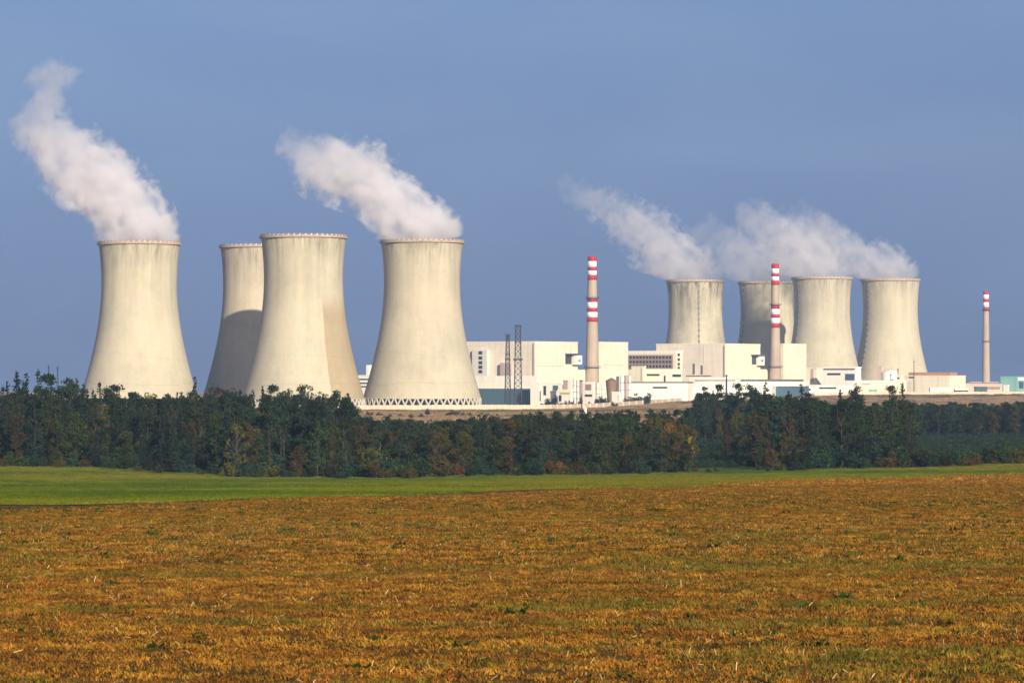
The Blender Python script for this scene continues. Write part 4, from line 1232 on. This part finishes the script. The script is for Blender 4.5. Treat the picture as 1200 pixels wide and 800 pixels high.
for px in (634, 641, 650, 659, 667, 674, 683, 691, 700, 712, 721):
    d = 2440 + random.uniform(-20, 20); X = px2x(px + random.uniform(-2, 2), d)
    plant('shrub', X, d, random.uniform(5.6, 8.2), 'spruce', 'dark bush in the low row just above the pale wall', 'dark bushes just above the pale wall', .95)
# ------------------------------------------------------------------ steam plumes
def catmull(p, n):
    out = []
    for i in range(len(p)-1):
        a, b_, c, d = p[max(0,i-1)], p[i], p[i+1], p[min(len(p)-1, i+2)]
        for k in range(n):
            t = k/n
            out.append(tuple(.5*((2*b_[j]) + (-a[j]+c[j])*t + (2*a[j]-5*b_[j]+4*c[j]-d[j])*t*t + (-a[j]+3*b_[j]-3*c[j]+d[j])*t**3) for j in range(len(b_))))
    out.append(p[-1]); return out
def plume(label, key, d, spine, dens, seed, thin=((0,1),(1,.4)), ydrift=0.0, amp=1.0):
    k = d/F
    p0, p1 = spine[0], spine[-1]
    base = Vector((px2x(p0[0], d), d, py2z(p0[1], d)))
    ax = Vector(((p1[0]-p0[0])*k, 0, -(p1[1]-p0[1])*k)); L = ax.length; ax.normalize()
    phi = math.atan2(ax.x, ax.z); ex = Vector((math.cos(phi), 0, -math.sin(phi)))
    tab = []
    for x, y, r in catmull(spine, 6):
        rel = Vector(((x-p0[0])*k, 0, -(y-p0[1])*k)); tab.append((rel.dot(ax), rel.dot(ex), r*k))
    tab.sort()
    def at(u, j): return lin_tab([(t[0], t[j]) for t in tab], u)
    # hull
    m = MB(); vs = []; NR, NU = 28, 44
    for i in range(NU+1):
        u = -32 + (L + 32 + tab[-1][2]*.9)*i/NU
        r = at(u, 2); v = at(u, 1)
        e = 1.0
        if u > L: e = math.sqrt(max(.02, 1-((u-L)/(tab[-1][2]*.95))**2))
        for q in range(NR):
            a = 2*math.pi*q/NR; nn = mnoise.noise(Vector((math.cos(a)*1.3, math.sin(a)*1.3 + seed, u*.03)))
            rr_ = r*e*(1.25 + .2*nn)
            p_ = Vector((v + rr_*math.cos(a), rr_*math.sin(a), u))
            wz_ = base.z + p_.x*(-math.sin(phi)) + p_.z*math.cos(phi)
            if wz_ < 124.8: p_ += Vector((-math.sin(phi), 0, math.cos(phi)))*(124.8 - wz_)
            vs.append(tuple(p_))
    fs = [[i*NR+q, i*NR+(q+1) % NR, (i+1)*NR+(q+1) % NR, (i+1)*NR+q] for i in range(NU) for q in range(NR)]
    fs += [list(range(NR))[::-1], [NU*NR+q for q in range(NR)]]
    m.add(vs, fs)
    t = NT('steam_'+key); c = t.coord('Object')
    wn = t.noise(c, .022, 2, .5, col=True)
    off = t.node('ShaderNodeVectorMath', operation='MULTIPLY_ADD'); t.put(off.inputs[0], wn); off.inputs[1].default_value = (34*amp,)*3; off.inputs[2].default_value = (-17*amp + 0.0,)*3
    ad = t.node('ShaderNodeVectorMath', operation='ADD'); t.put(ad.inputs[0], c); t.put(ad.inputs[1], off.outputs[0])
    s0 = t.sep(c)[2]
    lowfade = t.mapr(s0, 0, 80, 0, 1)
    mixv = t.node('ShaderNodeMix', data_type='VECTOR'); t.put(mixv.inputs[0], lowfade); t.put(mixv.inputs[4], c); t.put(mixv.inputs[5], ad.outputs[0])
    w = t.sep(mixv.outputs[1])
    un = t.math('DIVIDE', w[2], L, clamp=True)
    RM, VM = max(x[2] for x in tab)*1.05, max(abs(x[1]) for x in tab)*1.1 + 1
    def fcurve(vals):
        n_ = t.node('ShaderNodeFloatCurve'); cv = n_.mapping.curves[0]
        pts = [(min(1, max(0, a)), b_) for a, b_ in vals]
        cv.points[0].location = pts[0]; cv.points[1].location = pts[-1]
        for q in pts[1:-1]: cv.points.new(*q)
        for q in cv.points: q.handle_type = 'AUTO_CLAMPED'
        n_.mapping.update(); t.put(n_.inputs['Value'], un); return n_.outputs[0]
    us = [i/14 for i in range(15)]
    rc = t.math('MULTIPLY', fcurve([(u, at(u*L, 2)/RM) for u in us]), RM)
    vc = t.math('MULTIPLY', t.math('SUBTRACT', fcurve([(u, .5 + .5*at(u*L, 1)/VM) for u in us]), .5), 2*VM)
    dc = fcurve([(a, b_) for a, b_ in thin])
    dv = t.math('SUBTRACT', w[0], vc)
    over = t.math('MAXIMUM', t.math('SUBTRACT', w[2], L), 0.0)
    dist = t.math('SQRT', t.math('ADD', t.math('ADD', t.math('MULTIPLY', dv, dv), t.math('MULTIPLY', w[1], w[1])), t.math('MULTIPLY', over, over)))
    rel = t.math('DIVIDE', dist, rc)
    bn = t.noise(c, .045, 5, .6)
    bil = t.math('ABSOLUTE', t.math('MULTIPLY', t.math('SUBTRACT', bn, .5), 2.0))
    bn2 = t.noise(c, .13, 4, .6)
    e = t.math('SUBTRACT', 1.15, rel)
    e = t.math('ADD', e, t.math('MULTIPLY', t.math('MULTIPLY', t.math('SUBTRACT', bil, .2), 1.5*amp), t.mapr(s0, 0, 60, .35, 1)))
    e = t.math('ADD', e, t.math('MULTIPLY', t.math('SUBTRACT', bn2, .5), .95*amp))
    den = t.mapr(e, .0, .34, 0, 1, smooth=True)
    inner = t.mapr(t.noise(c, .06, 4, .6), .36, .62, .18, 1.4)
    den = t.math('MULTIPLY', t.math('MULTIPLY', den, inner), t.math('MULTIPLY', dc, dens))
    wp_ = t.sep(t.pos()); tx_, ty_ = TPOS[key.upper()][:2]
    rx_ = t.math('SUBTRACT', wp_[0], tx_); ry_ = t.math('SUBTRACT', wp_[1], ty_)
    rd_ = t.math('SQRT', t.math('ADD', t.math('MULTIPLY', rx_, rx_), t.math('MULTIPLY', ry_, ry_)))
    hz_ = t.math('SUBTRACT', wp_[2], 125.0)
    den = t.math('MULTIPLY', den, t.mapr(t.math('SUBTRACT', rd_, t.math('MULTIPLY', hz_, t.mapr(rx_, -30, 26, 3.2, .05))), 27.5, 32.0, 1, 0))
    den = t.math('MULTIPLY', den, t.mapr(hz_, -.3, 1.5, 0, 1))
    pv = t.node('ShaderNodeVolumePrincipled'); pv.inputs['Color'].default_value = (.98, .962, .972, 1); pv.inputs['Anisotropy'].default_value = .1
    t.put(pv.inputs['Density'], den)
    t.l.new(pv.outputs[0], t.out.inputs['Volume'])
    t.mat.cycles.volume_step_rate = .22
    me = bpy.data.meshes.new('steam_plume'); me.from_pydata(m.v, [], m.f); me.materials.append(t.mat); me.update()
    o = bpy.data.objects.new('steam_plume', me); link(o)
    o.matrix_world = Matrix.Translation(base) @ Matrix.Rotation(phi, 4, 'Y')
    tag(o, label, 'steam plume', 'steam plumes over the cooling towers')
    return o
D_ = {k: TPOS[k][1] for k in TPOS}
plume('tall white steam plume curling up from the lone tower', 'a', D_['A'], [(165,284,46),(147,250,43),(119,218,49),(92,190,47),(62,165,40),(40,144,36),(44,126,40),(56,110,42),(66,100,36)], .11, 1.0, ((0,1),(.35,.8),(.62,.5),(.82,.26),(1,.15)))
plume('white steam plume drifting from the tower with visible legs', 'd', D_['D'], [(495,284,46),(474,258,39),(451,232,37),(425,210,41),(395,196,42),(368,182,34),(346,170,24)], .12, 5.0, ((0,1),(.5,.7),(.8,.45),(1,.2)))
plume('thin grey steam plume streaming farthest over the mottled distant tower', 'e', D_['E'], [(815,332,33),(800,322,42),(782,304,42),(764,284,36),(746,264,32),(722,246,28),(695,233,22),(665,218,16)], .038, 9.0, ((0,1),(.4,.75),(.7,.5),(1,.15)), amp=1.3)
plume('steam plume over the half shaded distant tower', 'f', D_['F'], [(899,334,32),(885,323,38),(868,306,38),(850,290,32),(832,274,24)], .028, 13.0, ((0,1),(.5,.7),(1,.25)), amp=1.3)
plume('steam plume over the distant tower beside the half shaded one', 'g', D_['G'], [(962,329,32),(948,314,38),(930,298,38),(912,280,34),(894,262,28),(876,248,20)], .040, 17.0, ((0,1),(.5,.75),(1,.3)), amp=1.3)
plume('low steam plume pulled sideways from the last distant tower', 'h', D_['H'], [(1044,330,33),(1026,314,32),(1006,304,28),(986,294,28),(964,280,32),(942,262,28)], .040, 23.0, ((0,1),(.4,.75),(1,.35)), amp=1.2)

# ------------------------------------------------------------------ haze
t = NT('haze_air')
pv = t.node('ShaderNodeVolumePrincipled'); pv.inputs['Color'].default_value = (.42, .64, 1.0, 1); pv.inputs['Density'].default_value = .00006; pv.inputs['Anisotropy'].default_value = 0.0
t.l.new(pv.outputs[0], t.out.inputs['Volume'])
m = MB(); m.box(-2600, 2600, -200, 5200, -120, 345); HZ = m.build('haze', t.mat); HZ['kind'] = 'stuff'; HZ['label'] = 'thin bluish haze over the whole landscape'

# ------------------------------------------------------------------ light, sky, camera
SUN_AZ, SUN_EL = R(23), R(20)             # behind the camera, to its right
sdir = Vector((math.sin(SUN_AZ)*math.cos(SUN_EL), -math.cos(SUN_AZ)*math.cos(SUN_EL), math.sin(SUN_EL)))
sl = bpy.data.lights.new('sun', 'SUN'); sl.energy = 5.0; sl.angle = R(.5); sl.color = (1.0, .90, .73)
so = bpy.data.objects.new('sun', sl); link(so); so.rotation_euler = (-sdir).to_track_quat('-Z', 'Y').to_euler()
w = bpy.data.worlds.new('World'); scn.world = w; w.use_nodes = True
N = w.node_tree.nodes; Lk = w.node_tree.links; N.clear()
out = N.new('ShaderNodeOutputWorld'); bg = N.new('ShaderNodeBackground'); sk = N.new('ShaderNodeTexSky'); sk.sky_type = 'NISHITA'; sk.sun_disc = False
sk.sun_elevation = SUN_EL; sk.sun_rotation = math.pi - SUN_AZ
sk.air_density = 1.0; sk.dust_density = .6; sk.ozone_density = 3.0; sk.altitude = 300
tc = N.new('ShaderNodeTexCoord')
sx = N.new('ShaderNodeSeparateXYZ'); cx = N.new('ShaderNodeCombineXYZ')
def wm(op, a, b):
    n = N.new('ShaderNodeMath'); n.operation = op
    for i, v in enumerate((a, b)):
        if isinstance(v, float): n.inputs[i].default_value = v
        else: Lk.new(v, n.inputs[i])
    return n.outputs[0]
Lk.new(tc.outputs['Generated'], sx.inputs[0])
zz = wm('MAXIMUM', wm('SUBTRACT', .34, wm('MULTIPLY', sx.outputs[2], .6)), wm('MULTIPLY', sx.outputs[2], .95))
Lk.new(sx.outputs[0], cx.inputs[0]); Lk.new(sx.outputs[1], cx.inputs[1]); Lk.new(zz, cx.inputs[2]); Lk.new(cx.outputs[0], sk.inputs['Vector'])
mx = N.new('ShaderNodeMix'); mx.data_type = 'RGBA'; mx.blend_type = 'MULTIPLY'; mx.inputs[0].default_value = 1.0
tr = N.new('ShaderNodeMapRange'); tr.clamp = True; Lk.new(sx.outputs[2], tr.inputs[0]); tr.inputs[1].default_value = 0.0; tr.inputs[2].default_value = .11
tm = N.new('ShaderNodeMix'); tm.data_type = 'RGBA'; Lk.new(tr.outputs[0], tm.inputs[0]); tm.inputs[6].default_value = (1.0, .735, .73, 1); tm.inputs[7].default_value = (1.08, .935, .98, 1)
cn = N.new('ShaderNodeTexNoise'); cn.inputs['Scale'].default_value = 9.0; cn.inputs['Detail'].default_value = 6.0; cn.inputs['Distortion'].default_value = .6
cs_ = N.new('ShaderNodeVectorMath'); cs_.operation = 'MULTIPLY'; cs_.inputs[1].default_value = (1, 1, 2.6); Lk.new(tc.outputs['Generated'], cs_.inputs[0]); Lk.new(cs_.outputs[0], cn.inputs['Vector'])
cr_ = N.new('ShaderNodeMapRange'); cr_.clamp = True; Lk.new(cn.outputs[0], cr_.inputs[0]); cr_.inputs[1].default_value = .45; cr_.inputs[2].default_value = .8; cr_.inputs[3].default_value = 0.0; cr_.inputs[4].default_value = .75
cm_ = N.new('ShaderNodeMix'); cm_.data_type = 'RGBA'; Lk.new(cr_.outputs[0], cm_.inputs[0]); Lk.new(tm.outputs[2], cm_.inputs[6]); cm_.inputs[7].default_value = (1.32, 1.04, .98, 1)
Lk.new(cm_.outputs[2], mx.inputs[7])
Lk.new(sk.outputs[0], mx.inputs[6]); Lk.new(mx.outputs[2], bg.inputs[0]); bg.inputs[1].default_value = .068
Lk.new(bg.outputs[0], out.inputs[0])

cam = bpy.data.cameras.new('camera'); co = bpy.data.objects.new('camera', cam); link(co)
cam.sensor_width = 36; cam.lens = F/1200*36; cam.clip_end = 60000; cam.clip_start = .5
co.location = (0, 0, H); co.rotation_euler = (math.pi/2 + math.atan(40/F), 0, 0)
scn.camera = co

scn.view_settings.view_transform = 'Standard'; scn.view_settings.look = 'None'; scn.view_settings.exposure = 0.5; scn.view_settings.gamma = 1.0
scn.render.engine = 'CYCLES'
cy = scn.cycles
cy.use_denoising = True; cy.volume_bounces = 8; cy.max_bounces = 10; cy.diffuse_bounces = 3; cy.glossy_bounces = 2; cy.transparent_max_bounces = 8
cy.volume_max_steps = 512
